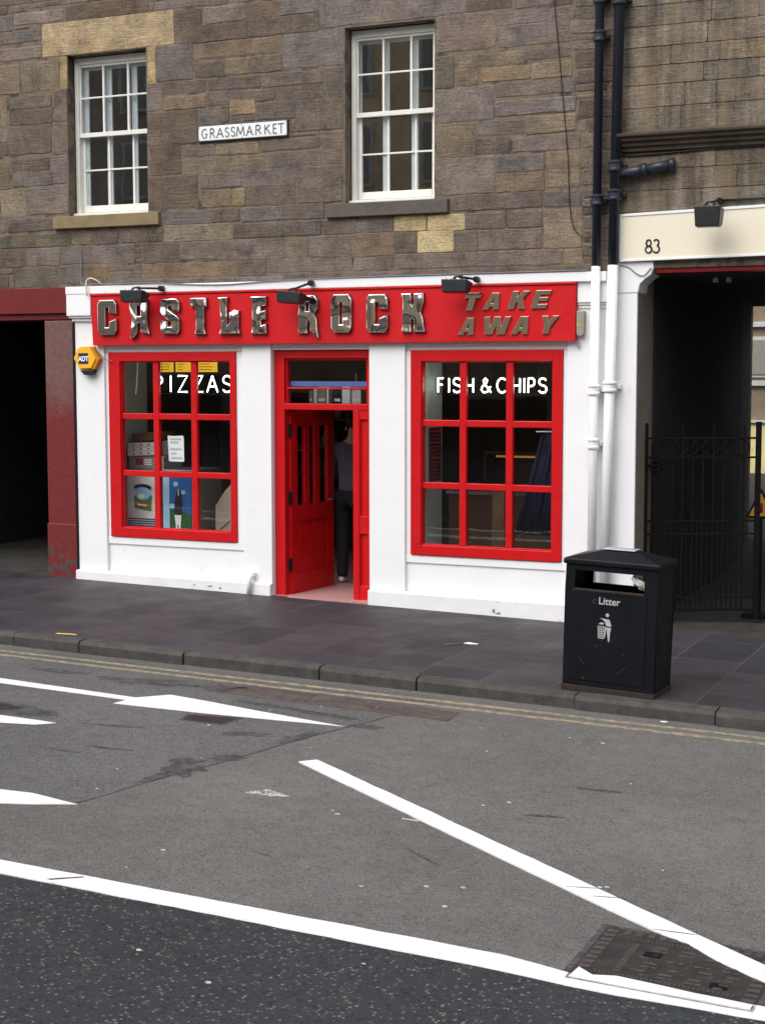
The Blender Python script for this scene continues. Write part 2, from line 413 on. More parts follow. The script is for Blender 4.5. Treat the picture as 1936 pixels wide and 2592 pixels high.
def poly_letter(loops, x0, x1, z0, z1, y, depth, bev, shear=0):
    cu = bpy.data.curves.new('letter', 'CURVE'); cu.dimensions = '2D'; cu.fill_mode = 'BOTH'
    cu.extrude = depth / 2 - bev; cu.bevel_depth = bev; cu.bevel_resolution = 3; cu.offset = -bev
    for lp in loops:
        sp = cu.splines.new('POLY'); sp.points.add(len(lp) - 1); sp.use_cyclic_u = True
        for p, (a, b) in zip(sp.points, lp): p.co = (x0 + (x1 - x0) * a + shear * b, z0 + (z1 - z0) * b, 0, 1)
    return curve_mesh(cu, lambda c: (c.x, y + depth / 2 - c.z, c.y))

def text_mesh(body, x, z, size, y, depth, off=0, sx=1.0, shear=0):
    cu = bpy.data.curves.new('txt', 'FONT'); cu.body = body; cu.size = size; cu.extrude = depth / 2; cu.offset = off; cu.shear = shear
    return curve_mesh(cu, lambda c: (x + c.x * sx, y - c.z, z + c.y))

def arc(cx, cy, rx, ry, a0, a1, n=10):
    return [(cx + rx * math.cos(R(a0 + (a1 - a0) * i / n)), cy + ry * math.sin(R(a0 + (a1 - a0) * i / n))) for i in range(n + 1)]

GLY = {
    'G': [arc(.52, .5, .5, .5, 48, 312, 14), [(.86, .1), (.86, .45)], [(.62, .45), (1, .45)]],
    'R': [[(.12, 0), (.12, 1)], [(.12, 1), (.5, 1)] + arc(.5, .76, .32, .24, 90, -90) + [(.12, .52)], [(.42, .52), (.98, 0)]],
    'A': [[(0, 0), (.5, 1)], [(.5, 1), (1, 0)], [(.2, .34), (.8, .34)]],
    'S': [arc(.5, .76, .42, .24, 25, 260, 10) + arc(.5, .25, .46, .25, 85, -155, 10)],
    'M': [[(0, 0), (.13, 1)], [(.13, 1), (.5, .15)], [(.5, .15), (.87, 1)], [(.87, 1), (1, 0)]],
    'K': [[(.12, 0), (.12, 1)], [(.92, 1), (.12, .45)], [(.36, .6), (1, 0)]],
    'E': [[(.92, 1), (.12, 1)], [(.12, 1), (.12, 0)], [(.12, 0), (.95, 0)], [(.12, .52), (.8, .52)]],
    'T': [[(0, 1), (1, 1)], [(.5, 0), (.5, 1)]],
    'P': [[(.1, 0), (.1, 1), (.5, 1)] + arc(.5, .73, .38, .27, 90, -90) + [(.1, .46)]],
    'I': [[(.5, 0), (.5, 1)]],
    'Z': [[(0, 1), (1, 1), (0, 0), (1, 0)]],
    'F': [[(.1, 0), (.1, 1), (.95, 1)], [(.1, .53), (.8, .53)]],
    'H': [[(.1, 0), (.1, 1)], [(.9, 0), (.9, 1)], [(.1, .5), (.9, .5)]],
    'C': [arc(.55, .5, .5, .5, 50, 310, 14)],
    '&': [[(1, 0), (.32, .66), (.26, .84), (.44, 1), (.62, .86), (.56, .68), (.16, .42), (.06, .2), (.28, 0), (.62, .04), (.95, .42)]],
    '8': [arc(.5, .76, .34, .24, 0, 360, 18), arc(.5, .26, .46, .26, 0, 360, 20)],
    '3': [arc(.42, .77, .42, .23, 150, -70, 12), arc(.42, .27, .52, .27, 75, -150, 14)],
}

def gz(x): return -.0197 * x            # the street falls gently to the right
def rz(x, k=0): return -.0197 * x - .114 + .0015 * k

# ================================================================== the setting
def plane(name, poly, m, k, t=.003, zf=None):
    o = MB().sheet(poly, zf or (lambda x: rz(x, k)), t).build(name, m); return tag(o, kind='structure')

plane('ground', [(-250, -250), (250, -250), (250, 250), (-250, 250)], 'ground', 0, .05, lambda x: rz(x) - .06)
plane('road', [(-60, -28), (60, -28), (60, -3.2), (-60, -3.2)], 'road', 0)
# older, cooler patch of asphalt left of the seam
seam = [(1.90, -7.09), (1.95, -6.9), (2.0, -6.62), (2.05, -6.40), (2.13, -6.1), (2.2, -5.85), (2.28, -5.5), (2.36, -5.1), (2.44, -4.8), (2.53, -4.5), (2.62, -4.2), (2.70, -3.9), (2.74, -3.32)]
plane('road_patch', [(-60, -3.32), (-60, -7.09)] + seam, 'road2', 1)
ev = [(-60, -8.31)] + [(-12 + .35 * i, -8.31 + random.uniform(-.012, .012)) for i in range(100)] + [(60, -8.31), (60, -28), (-60, -28)]
plane('dark_lane', ev, 'newroad', 1)
plane('far_pavement', [(-60, -33), (60, -33), (60, -28), (-60, -28)], 'sett', 26, .12)
plane('pavement', [(-60, -3.08), (60, -3.08), (60, .02), (-60, .02)], 'slab', 0, .11, gz)
# kerb: dressed stones butted end to end, 11 cm above the road
kb = MB(); x = -14.2; joints = [-1.55, -.83, .26, 1.58, 2.46, 3.80, 4.90]
edges = [-14 + .92 * i for i in range(14) if -14 + .92 * i < -2.2] + [-2.45] + joints + [5.9 + .95 * i for i in range(10)]
for a, b in zip(edges, edges[1:]):
    j = random.uniform(-.012, .012); dz = random.uniform(-.006, .006); g = .006
    y0 = -3.205 + j - (.06 if a > 3.7 else 0) * min(1, (a - 3.7) / 2 + .2)
    vs = []
    for xx in (a + g, b - g):
        for yy, zz in ((y0, -.2), (y0 - .004, gz(xx) - .03 + dz), (y0 + .022, gz(xx) - .002 + dz), (-3.082, gz(xx) + .002), (-3.082, -.2)):
            vs.append((xx, yy, zz if zz > -.15 else rz(xx) - .05))
    kb.add(vs, [(0, 1, 6, 5), (1, 2, 7, 6), (2, 3, 8, 7), (3, 4, 9, 8), (4, 3, 2, 1, 0), (5, 6, 7, 8, 9)])
tag(kb.build('kerb', 'kerb', bev=.004), kind='structure')
plane('passage_path', [(-6.1, .02), (-3.4, .02), (-3.4, 7.5), (-6.1, 7.5)], 'sett', 0, .05, lambda x: gz(x) - .002)
plane('yard_path', [(3.2, .02), (6.0, .02), (8, 24), (-16, 24), (-16, 8.7), (2.6, 8.6)], 'sett', 0, .05, lambda x: gz(x) - .002)

# ------------------------------------------------------------------ road markings
def marking(name, poly, label, m='line', k=2, jit=.0035):
    q = []
    for i, (a, b) in enumerate(poly):
        c, d = poly[(i + 1) % len(poly)]; L = math.hypot(c - a, d - b); n = max(1, int(L / .12))
        for t in range(n): q.append((a + (c - a) * t / n + (random.uniform(-jit, jit) if t else 0), b + (d - b) * t / n + (random.uniform(-jit, jit) if t else 0)))
    o = MB().sheet(q, lambda x: rz(x, k), .0015 * k + .001).build(name, m)
    return tag(o, label, 'road marking')

marking('edge_line', [(-20, -8.15), (2.157, -8.130), (5.01, -8.160), (5.35, -8.225), (5.86, -8.215), (6.2, -8.2), (20, -8.2),
                      (20, -8.36), (6.227, -8.342), (5.6, -8.37), (5.39, -8.365), (5.05, -8.340), (2.29, -8.300), (-20, -8.31)],
        'long white line along the edge of the dark lane, running past the manhole cover', k=3)
marking('diagonal_line', [(2.646, -5.621), (2.734, -5.521), (5.12, -7.097), (6.11, -7.75), (7.6, -8.73),
                          (7.6, -8.93), (6.13, -7.94), (5.91, -7.80), (5.75, -7.66), (5.62, -7.60), (5.16, -7.30), (3.54, -6.218)],
        'slanting white line crossing the grey asphalt down to the manhole cover', k=6)
marking('arrow_line', [(-9, -4.30), (-.70, -4.415), (.62, -4.492), (.80, -4.275), (1.15, -4.33), (1.65, -4.43), (2.473, -4.574), (1.78, -4.655), (1.30, -4.705), (.58, -4.746), (.60, -4.60), (-.62, -4.565), (-9, -4.46)],
        'white arrow with a long pointed head on the road near the kerb', jit=.0015)
marking('lane_dash', [(-3.5, -5.54), (.297, -5.467), (.584, -5.478), (.475, -5.592), (.20, -5.66), (-3.5, -5.72)], 'short white dash at the left, beside the round worn cover')
marking('wedge_line', [(-6, -7.0), (1.32, -7.055), (1.544, -7.03), (1.925, -7.098), (1.70, -7.216), (1.50, -7.295), (-6, -7.36)], 'white line ending in a blunt wedge at the tar seam on the left', k=3)
for y0, lab in ((-3.455, 'faded yellow line nearest to the kerb'), (-3.615, 'faded yellow line of the pair, farther from the kerb')):
    p = [(-9 + .6 * i, y0 + .03 + random.uniform(-.008, .008)) for i in range(32)]; q = [(a, b - .06 + random.uniform(-.008, .008)) for a, b in p][::-1]
    tag(MB().sheet(p + q, lambda x: rz(x, 2), .007).build('yellow_line', 'yline'), lab, 'road marking')

def blob(cx, cy, rx, ry, n=18, j=.3, a=0):
    out = []
    for i in range(n):
        t = 2 * math.pi * i / n; r = 1 + random.uniform(-j, j); u, v = rx * r * math.cos(t), ry * r * math.sin(t)
        out.append((cx + u * math.cos(a) - v * math.sin(a), cy + u * math.sin(a) + v * math.cos(a)))
    return out
tb = MB()
for i in range(len(seam) - 2):                        # black seam along the joint and spilled tar
    (a, b), (c, d) = seam[i], seam[i + 1]
    wd = random.uniform(.003, .009); tb.sheet([(a - wd, b), (a + wd * .6, b), (c + wd * .6, d), (c - wd, d)], lambda x: rz(x, 2), .003)
for cx, cy, rx, ry, a in ((2.06, -6.12, .13, .16, .2), (1.98, -5.95, .12, .08, .4), (2.17, -5.74, .11, .09, .5), (2.02, -6.36, .05, .14, -.2), (2.33, -5.0, .06, .2, -.2), (2.62, -4.50, .12, .06, .1), (2.25, -4.32, .3, .05, -.1),
                          (.35, -3.95, .42, .12, .15), (-.5, -3.95, .3, .06, .05), (1.0, -3.86, .2, .12, .2), (1.7, -4.24, .4, .05, -.08), (1.95, -5.12, .16, .07, .3), (1.0, -5.35, .2, .03, .2), (1.35, -5.9, .18, .025, .1), (1.1, -6.1, .16, .02, 0),
                          (4.62, -5.33, .13, .02, .1), (4.5, -6.02, .11, .02, .3), (4.15, -7.05, .15, .008, -.6), (3.35, -7.4, .06, .008, -.2)):
    tb.sheet(blob(cx, cy, rx, ry, 22, .35, a), lambda x: rz(x, 2), .003)
tb.sheet([(2.57, -8.27), (2.60, -8.272), (2.73, -8.16), (2.715, -8.155)], lambda x: rz(x, 4), .003)
for cx, cy, rx, ry, a in ((5.08, -7.14, .09, .003, .3), (5.24, -7.22, .08, .003, .25), (5.66, -7.54, .09, .003, .1)): tb.sheet(blob(cx, cy, rx, ry, 16, .3, a), lambda x: rz(x, 7), .003)
tag(tb.build('tar_stain', 'tar'), 'black tar seams and dark spilled patches on the grey road', 'tar stain', kind='stuff')
gs = MB()
for cx, cy, rx, ry in ((2.86, -6.36, .10, .045), (2.76, -6.37, .05, .03), (2.80, -6.31, .04, .02), (2.70, -6.40, .02, .012), (3.85, -6.45, .09, .012), (3.95, -6.44, .05, .01)):
    gs.sheet(blob(cx, cy, rx, ry, 26, .45), lambda x: rz(x, 2), .003)
for i in range(34):
    cx = random.uniform(1.2, 6.4); cy = random.uniform(-8.0, -3.9); r = random.uniform(.004, .012)
    gs.sheet(blob(cx, cy, r * 1.3, r, 9, .25), lambda x: rz(x, 2), .003)
for i in range(10):
    cx = random.uniform(3.5, 7.2); cy = random.uniform(-10.6, -8.5); r = random.uniform(.005, .012)
    gs.sheet(blob(cx, cy, r * 1.3, r, 9, .25), lambda x: rz(x, 3), .003)
tag(gs.build('gum_spots', worn_paint('dried_gum', lin(196, 192, 184), lin(120, 116, 110), .44, 22)), 'pale dried gum and paint spots scattered over the road', 'gum spots', kind='stuff')

# sunken strip of setts by the gutter, with its grids
gb = MB().sheet([(1.02, -4.02), (1.16, -3.68), (2.4, -3.70), (3.06, -3.75), (3.08, -4.06), (2.54, -4.05), (1.85, -4.06)], lambda x: rz(x, 2), .003)
m_, n_, b_ = nodes('worn_brick_strip'); br_ = N(n_, 'TexBrick'); br_.inputs['Scale'].default_value = 9
br_.inputs['Color1'].default_value = lin(92, 76, 74, .6); br_.inputs['Color2'].default_value = lin(74, 64, 64, .6); br_.inputs['Mortar'].default_value = lin(130, 122, 112, .6); br_.inputs['Mortar Size'].default_value = .03
n_.links.new(pos(n_), br_.inputs['Vector']); n_.links.new(mix(n_, 1.0, br_.outputs[0], grey(n_, maprange(n_, noise(n_, 9, 6), .3, .7, .6, 1.3)), 'MULTIPLY'), b_.inputs['Base Color']); b_.inputs['Roughness'].default_value = .9
gt = thing('gutter_grating', 'long worn brick coloured inspection strip in the gutter by the yellow lines', 'grating', (2.0, -3.9, rz(2)))
gb.build('cover_plate', m_, gt)
fr = MB()
for a, b, c, d in ((1.8, -3.70, 1.86, -4.05), (1.84, -4.0, 2.3, -3.74), (2.42, -3.72, 2.46, -4.05)):
    v = Vector((c - a, d - b)).normalized(); nn = Vector((-v.y, v.x)) * .011
    fr.sheet([(a + nn.x, b + nn.y), (c + nn.x, d + nn.y), (c - nn.x, d - nn.y), (a - nn.x, b - nn.y)], lambda x: rz(x, 3), .003)
fr.build('edge_bar', 'castworn', gt)
sc = thing('small_cover', 'small rusty square cover set in the road under the white arrow', 'access cover', (1.48, -4.85, rz(1.48)))
MB().sheet([(1.30, -4.80), (1.67, -4.72), (1.65, -4.94), (1.34, -4.95)], lambda x: rz(x, 3), .003).build('lid', 'rust', sc)
MB().sheet([(1.27, -4.775), (1.70, -4.69), (1.68, -4.965), (1.31, -4.975)], lambda x: rz(x, 2), .003).build('frame', 'tar', sc)
rc = thing('worn_cover', 'worn dark cover in crumbling tar at the left, above the white dash', 'access cover', (-.25, -5.3, rz(0)))
MB().sheet(blob(-.3, -5.28, .68, .2, 26, .12), lambda x: rz(x, 2), .003).build('surround', 'tar', rc)
MB().sheet(blob(-.42, -5.26, .5, .13, 22, .06), lambda x: rz(x, 3), .003).build('lid', 'cast', rc)

# manhole cover with raised studs, partly painted over
mh = thing('manhole_cover', 'rusty rectangular manhole cover with raised studs, half painted over by white lines', 'manhole cover', (5.75, -7.94, rz(5.75)))
ax, bx, ay, by = 5.345, 6.165, -8.285, -7.605
MB().sheet([(ax - .03, ay - .02), (bx + .03, ay - .02), (bx + .03, by + .03), (ax - .03, by + .03)], lambda x: rz(x, 2), .003).build('frame', 'tar', mh)
MB().sheet([(ax, ay), (bx, ay), (bx, by), (ax, by)], lambda x: rz(x, 3), .003).build('cover_plate', 'cast', mh)
st = MB()
def stud(x, y, a, b, h=.0028):
    z = rz(x, 3); st.box(x - a, x + a, y - b, y + b, z, z + h)
for i in range(11):
    stud(ax + .04, ay + .05 + i * .059, .028, .016)
    stud(bx - .04, ay + .05 + i * .059, .028, .016)
for i in range(12):
    stud(ax + .11 + i * .056, by - .035, .016, .022)
for i in range(30): stud(ax + .1 + i * .021, ay + .135, .006, .010)
for i in range(22): stud(ax + .13 + i * .019, by - .10, .005, .012)
for i in range(14): stud(ax + .185, ay + .18 + i * .026, .016, .006)
for i in range(4):
    for j in range(4):
        x, y = ax + .27 + i * .125 + (j % 2) * .03, ay + .2 + j * .1
        for dx, dy, a, b in ((-.014, -.022, .020, .008), (.028, -.022, .012, .008), (0, .020, .030, .009)):
            if random.random() > .2: stud(x + dx, y + dy, a, b)
for i in range(3):
    for j in range(5):
        stud(ax + .30 + i * .16, ay + .17 + j * .085, .006, .006)
st.build('relief_pattern', 'castworn', mh, bev=.0015)
for x, y in ((5.63, -7.86), (5.98, -8.08)):
    MB().sheet([(x - .04, y - .03), (x + .04, y - .03), (x + .04, y + .03), (x - .04, y + .03)], lambda xx: rz(xx, 4) + .001, .003).build('key_hole', 'iron', mh)
marking('painted_strip', [(5.36, -8.27), (6.15, -8.27), (6.15, -8.215), (5.9, -8.205), (5.55, -8.175), (5.45, -8.21), (5.37, -8.15)], 'white paint lapping over the front edge of the manhole cover', k=6, jit=.006)

# ================================================================== the tenement with the take-away
tn = thing('tenement_building', 'old dark sandstone tenement with sash windows above a white and red take-away front', 'building', (0, 0, 0))
PAL = dict(  # measured block tones
    g=(112, 103, 99), d=(95, 84, 75), p=(126, 111, 103), l=(136, 126, 118), b=(90, 75, 63), t=(130, 114, 92), o=(122, 99, 76), y=(170, 147, 110), Y=(180, 164, 126), Y1=(172, 152, 120), y2=(148, 127, 92), s=(158, 130, 98), m=(82, 79, 64))
STONES="""-4.06 -3.87 6.26 6.43 g;-3.86 -3.18 6.31 6.44 l;-3.15 -2.07 6.3 6.47 b;-4.06 -3.49 6.12 6.25 g;-4.07 -3.48 5.93 6.07 p;-4.07 -3.79 5.56 5.89 t;-3.77 -3.62 5.56 5.9 t;-3.6 -3.25 5.56 5.89 t;-3.24 -3.15 5.56 5.92 y;-3.95 -3.36 5.39 5.52 d;-4.08 -3.99 5.2 5.53 t;-3.96 -3.36 5.2 5.39 d;-3.33 -3.16 5.21 5.56 p;-3.97 -3.38 4.88 5.2 d;-3.35 -3.17 4.85 5.21 g;-4.1 -3.96 4.5 4.81 t;-3.93 -3.4 4.67 4.83 d;-3.93 -3.38 4.52 4.68 g;-3.38 -3.18 4.53 4.84 p;-4.11 -3.74 4.18 4.49 t;-3.71 -3.16 4.2 4.51 g;-4.02 -3.36 4.01 4.16 d;-4.12 -4.04 4 4.14 d;-4.13 -3.14 3.83 3.98 m;-3.14 -2.86 3.84 4 t;-2.84 -2.5 3.83 3.99 d;-2.49 -2.1 3.84 3.98 d;-4.13 -3.76 3.61 3.82 b;-3.74 -3.29 3.62 3.82 g;-3.28 -2.88 3.63 3.83 g;-2.86 -2.3 3.62 3.83 g;-3.92 -3.31 3.38 3.6 m;-3.29 -2.95 3.41 3.61 g;-2.93 -2.65 3.41 3.61 o;-1.74 -1.4 6.1 6.28 d;-1.37 -0.88 6.1 6.28 p;-1.74 -0.85 5.92 6.1 d;-0.47 -0.01 6.11 6.26 g;-0.86 -0.48 6.09 6.27 b;-0.85 -0.01 5.92 6.1 d;-2 -1.52 5.55 5.93 g;-1.49 -0.44 5.74 5.91 o;-1.5 -1.13 5.55 5.71 d;-1.11 -0.83 5.55 5.72 t;-0.82 -0.44 5.55 5.72 d;-0.43 0.27 5.56 5.92 g;-1.89 -1.35 5.41 5.54 d;-1.33 -0.69 5.4 5.53 d;-0.68 0.04 5.39 5.53 g;0.06 0.27 5.22 5.54 d;-2.1 -1.91 5.24 5.54 g;-1.88 -1.37 5.24 5.38 o;-1.35 -0.97 5.25 5.4 d;-0.95 -0.53 5.26 5.38 d;-0.52 0.04 5.23 5.39 d;-1.07 -0.76 5.13 5.29 s;-0.75 -0.29 5.06 5.24 d;-0.28 0.27 4.91 5.23 d;-2.1 -1.47 4.87 5.23 b;-1.46 -1.19 5.03 5.22 g;-1.18 -1.08 5.06 5.25 d;-2.07 -1.68 4.55 4.91 b;-1.66 -1.26 4.73 4.85 g;-1.25 -0.72 4.72 4.84 t;-0.7 -0 4.73 4.85 d;-1.66 -0.61 4.54 4.71 t;-0.59 0.01 4.55 4.71 g;0.03 0.26 4.54 4.83 d;-2.1 -1.47 4.18 4.54 b;-1.44 -0.94 4.38 4.54 g;-0.93 -0.29 4.37 4.55 g;-0.27 0.26 4.17 4.55 d;-1.42 -1.06 4.18 4.37 t;-1.05 -0.89 4.18 4.36 y2;-0.88 -0.29 4.17 4.37 d;-1.91 -1.31 4.01 4.16 g;-1.3 -0.96 4.02 4.16 d;-0.94 -0.44 4.01 4.16 g;-0.43 0.05 4.01 4.17 d;-1.91 -1.06 3.83 4.01 t;-1.04 0.01 3.84 3.99 d;0.02 0.4 3.84 3.99 d;-2.19 -1.72 3.61 3.83 d;-1.7 -1.27 3.63 3.82 g;-1.24 -0.43 3.61 3.83 g;-0.41 -0.16 3.61 3.81 t;-0.14 0.36 3.6 3.83 g;-2.2 -1.02 3.45 3.6 o;-1.01 -0.65 3.44 3.6 d;-0.64 0.36 3.46 3.61 p;0.36 0.84 3.6 3.84 o;0.84 1.09 3.62 3.83 d;0.84 1.19 3.84 4 Y;1.21 1.61 3.83 3.99 Y;1.1 1.49 3.62 3.83 Y;0.38 0.61 3.46 3.59 p;0.62 0.84 3.45 3.61 d;0.54 0.83 3.84 3.98 d;0.37 0.54 3.84 3.97 g;1.6 2.1 5.95 6.07 d;1.3 1.93 5.58 5.94 p;1.94 2.45 5.79 5.92 p;2.46 2.68 5.58 5.91 p;1.96 2.45 5.58 5.78 g;1.29 1.49 5.23 5.55 d;1.53 2.23 5.41 5.54 t;2.24 2.7 5.43 5.54 d;1.52 1.75 5.24 5.41 t;1.78 2.29 5.26 5.39 y2;2.3 2.71 5.25 5.4 t;1.29 1.91 4.89 5.23 l;1.93 2.74 5.1 5.24 g;1.93 2.75 4.92 5.06 g;1.72 2.24 4.74 4.88 g;2.24 2.76 4.73 4.9 t;1.3 1.92 4.18 4.55 p;1.93 2.44 4.37 4.54 g;1.94 2.44 4.18 4.37 t;2.45 2.8 4.2 4.56 t;1.49 2.42 4.02 4.17 d;2.43 2.82 4.01 4.17 g;1.62 2.04 3.83 3.99 d;2.06 2.42 3.83 3.99 d;2.44 2.83 3.62 3.99 t;1.5 1.75 3.61 3.82 d;1.76 2.42 3.62 3.82 p;2.64 2.83 3.46 3.61 t;1.3 1.69 4.55 4.88 t;1.71 2.07 4.56 4.72 d;2.11 2.8 4.56 4.71 p;0.85 2.63 3.46 3.61 p;-3.475 -1.757 5.935 6.294 Y1;0.03 1.62 5.94 6.35 g;-2.09 -1.97 5.53 5.93 y"""
blocks = []
for t in STONES.split(';'):
    q = t.split(); blocks.append(tuple(map(float, q[:4])) + (q[4],))
W1 = (-3.156, -2.11, 4.16, 5.925); W2 = (.287, 1.28, 4.15, 5.92)
VOID = [W1, W2, (-3.355, -1.945, 4.017, 4.17), (.072, 1.447, 4.003, 4.157)]
def subtract(rects, c, e=0):
    out = []
    for (a, b, z0, z1) in rects:
        x0, x1, y0, y1 = c[0] - e, c[1] + e, c[2] - e, c[3] + e
        if x1 <= a or x0 >= b or y1 <= z0 or y0 >= z1: out.append((a, b, z0, z1)); continue
        if y0 > z0: out.append((a, b, z0, y0))
        if y1 < z1: out.append((a, b, y1, z1))
        lo, hi = max(z0, y0), min(z1, y1)
        if x0 > a: out.append((a, x0, lo, hi))
        if x1 < b: out.append((x1, b, lo, hi))
    return [r for r in out if r[1] - r[0] > .04 and r[3] - r[2] > .035]

def stone(mb, a, b, z0, z1, col, y=0.0, ch=.010, jit=.005, back=.02):
    # one dressed block: chamfered arrises, slightly ragged outline
    d = random.uniform(-.004, .003); out = []
    def side(p, q):
        L = math.hypot(q[0] - p[0], q[1] - p[1]); n = max(1, int(L / .09))
        return [(p[0] + (q[0] - p[0]) * i / n + (random.uniform(-jit, jit)), p[1] + (q[1] - p[1]) * i / n + random.uniform(-jit, jit)) for i in range(n)]
    r = min(.012, (b - a) * .1, (z1 - z0) * .1)
    cs = [(a + r, z0), (b - r, z0), (b, z0 + r), (b, z1 - r), (b - r, z1), (a + r, z1), (a, z1 - r), (a, z0 + r)]
    for i in range(8): out += side(cs[i], cs[(i + 1) % 8])
    k = len(out); cx, cz = (a + b) / 2, (z0 + z1) / 2; hx, hz = max(.01, (b - a) / 2), max(.01, (z1 - z0) / 2)
    c2 = ch * random.uniform(.6, 1.5)
    inner = [(cx + (x - cx) * (1 - c2 / hx * random.uniform(.7, 1.3)), cz + (z - cz) * (1 - c2 / hz * random.uniform(.7, 1.3))) for x, z in out]
    vs = [(x, y + back, z) for x, z in out] + [(x, y + .006 + d * .4, z) for x, z in out] + [(x, y + d, z) for x, z in inner] 
    fs = [(i, (i + 1) % k, k + (i + 1) % k, k + i) for i in range(k)] + [(k + i, k + (i + 1) % k, 2 * k + (i + 1) % k, 2 * k + i) for i in range(k)] + [list(range(2 * k, 3 * k))]
    q_ = PAL[col]
    if col not in ('y', 'Y', 'Y1'): q_ = [u * .56 + w_ * .44 for u, w_ in zip(q_, (125, 115, 104) if col not in 'hijk' else (136, 127, 115))]
    c = lin(*q_, .9)
    v = random.uniform(.88, 1.12); h = random.uniform(-.03, .03)
    mb.add(vs, fs, (c[0] * v * (1 + h), c[1] * v, c[2] * v * (1 - h), 1))

ms = MB(); MORT = .004
for a, b, z0, z1, c in blocks:
    rs = subtract([(a - .003, b + .003, z0 - .003, z1 + .003)], W1, 0) if c in ('Y1',) else [(a - .003, b + .003, z0 - .003, z1 + .003)]
    for q in rs:
        stone(ms, *q, c, ch=.006 if c[0] in 'yY' else .010, jit=.002 if c[0] in 'yY' else .005)
def rubble(mb, X0, X1, Z0, Z1, voids, keys, hs=(.12, .19), ws=(.2, .62), y=0.0, jit=.005):
    z = Z0
    while z < Z1 - .05:
        h = random.uniform(*hs)
        if Z1 - z - h < .08: h = Z1 - z
        x = X0 - random.uniform(0, .2)
        while x < X1:
            wd = random.uniform(*ws); e = min(x + wd, X1)
            hh = h
            rs = [(max(x, X0), e, z, z + hh)]
            for v in voids: rs = subtract(rs, v, .008)
            for q in rs: stone(mb, q[0] + MORT, q[1] - MORT, q[2] + MORT, q[3] - MORT, random.choice(keys), y, jit=jit)
            x = e
        z += h
rubble(ms, -9, 3.16, 3.375, 8.0, [b[:4] for b in blocks] + VOID, 'gggddpdbdt')
ms.build('masonry', 'stone', tn)

wl = MB()                                             # the bedding behind the stones, with the window openings left free
Yf, Yb = .005, .42
def wall_with_holes(mb, x0, x1, z0, z1, holes, yf, yb):
    hs = sorted(holes); x = x0
    for h in hs:
        mb.box(x, h[0], yf, yb, z0, z1); mb.box(h[0], h[1], yf, yb, z0, h[2]); mb.box(h[0], h[1], yf, yb, h[3], z1); x = h[1]
    mb.box(x, x1, yf, yb, z0, z1)
wall_with_holes(wl, -9, 3.17, 3.37, 12, [W1, W2], Yf, Yb)
wl.box(-9, 2.80, 8.2, 8.6, -.3, 12); wl.box(2.80, 3.17, 8.2, 8.6, 3.36, 12); wl.box(-9.4, -9, Yf, 8.6, -.3, 12)
wl.build('wall', 'mortar', tn)
MB().box(-9.4, 3.17, -.1, 8.7, 12, 12.3).build('roof', 'slate', tn)
# dim upstairs rooms behind the sashes
for v in (W1, W2):
    a, b, c, d = v[0] - .3, v[1] + .6, 3.7, 6.4
    rm = MB(); rm.box(a, b, 2.2, 2.25, c, d); rm.box(a - .05, a, .43, 2.2, c, d); rm.box(b, b + .05, .43, 2.2, c, d); rm.box(a, b, .43, 2.2, d, d + .05); rm.box(a, b, .43, 2.2, c - .05, c); rm.build('upstairs_room', 'indark', tn)

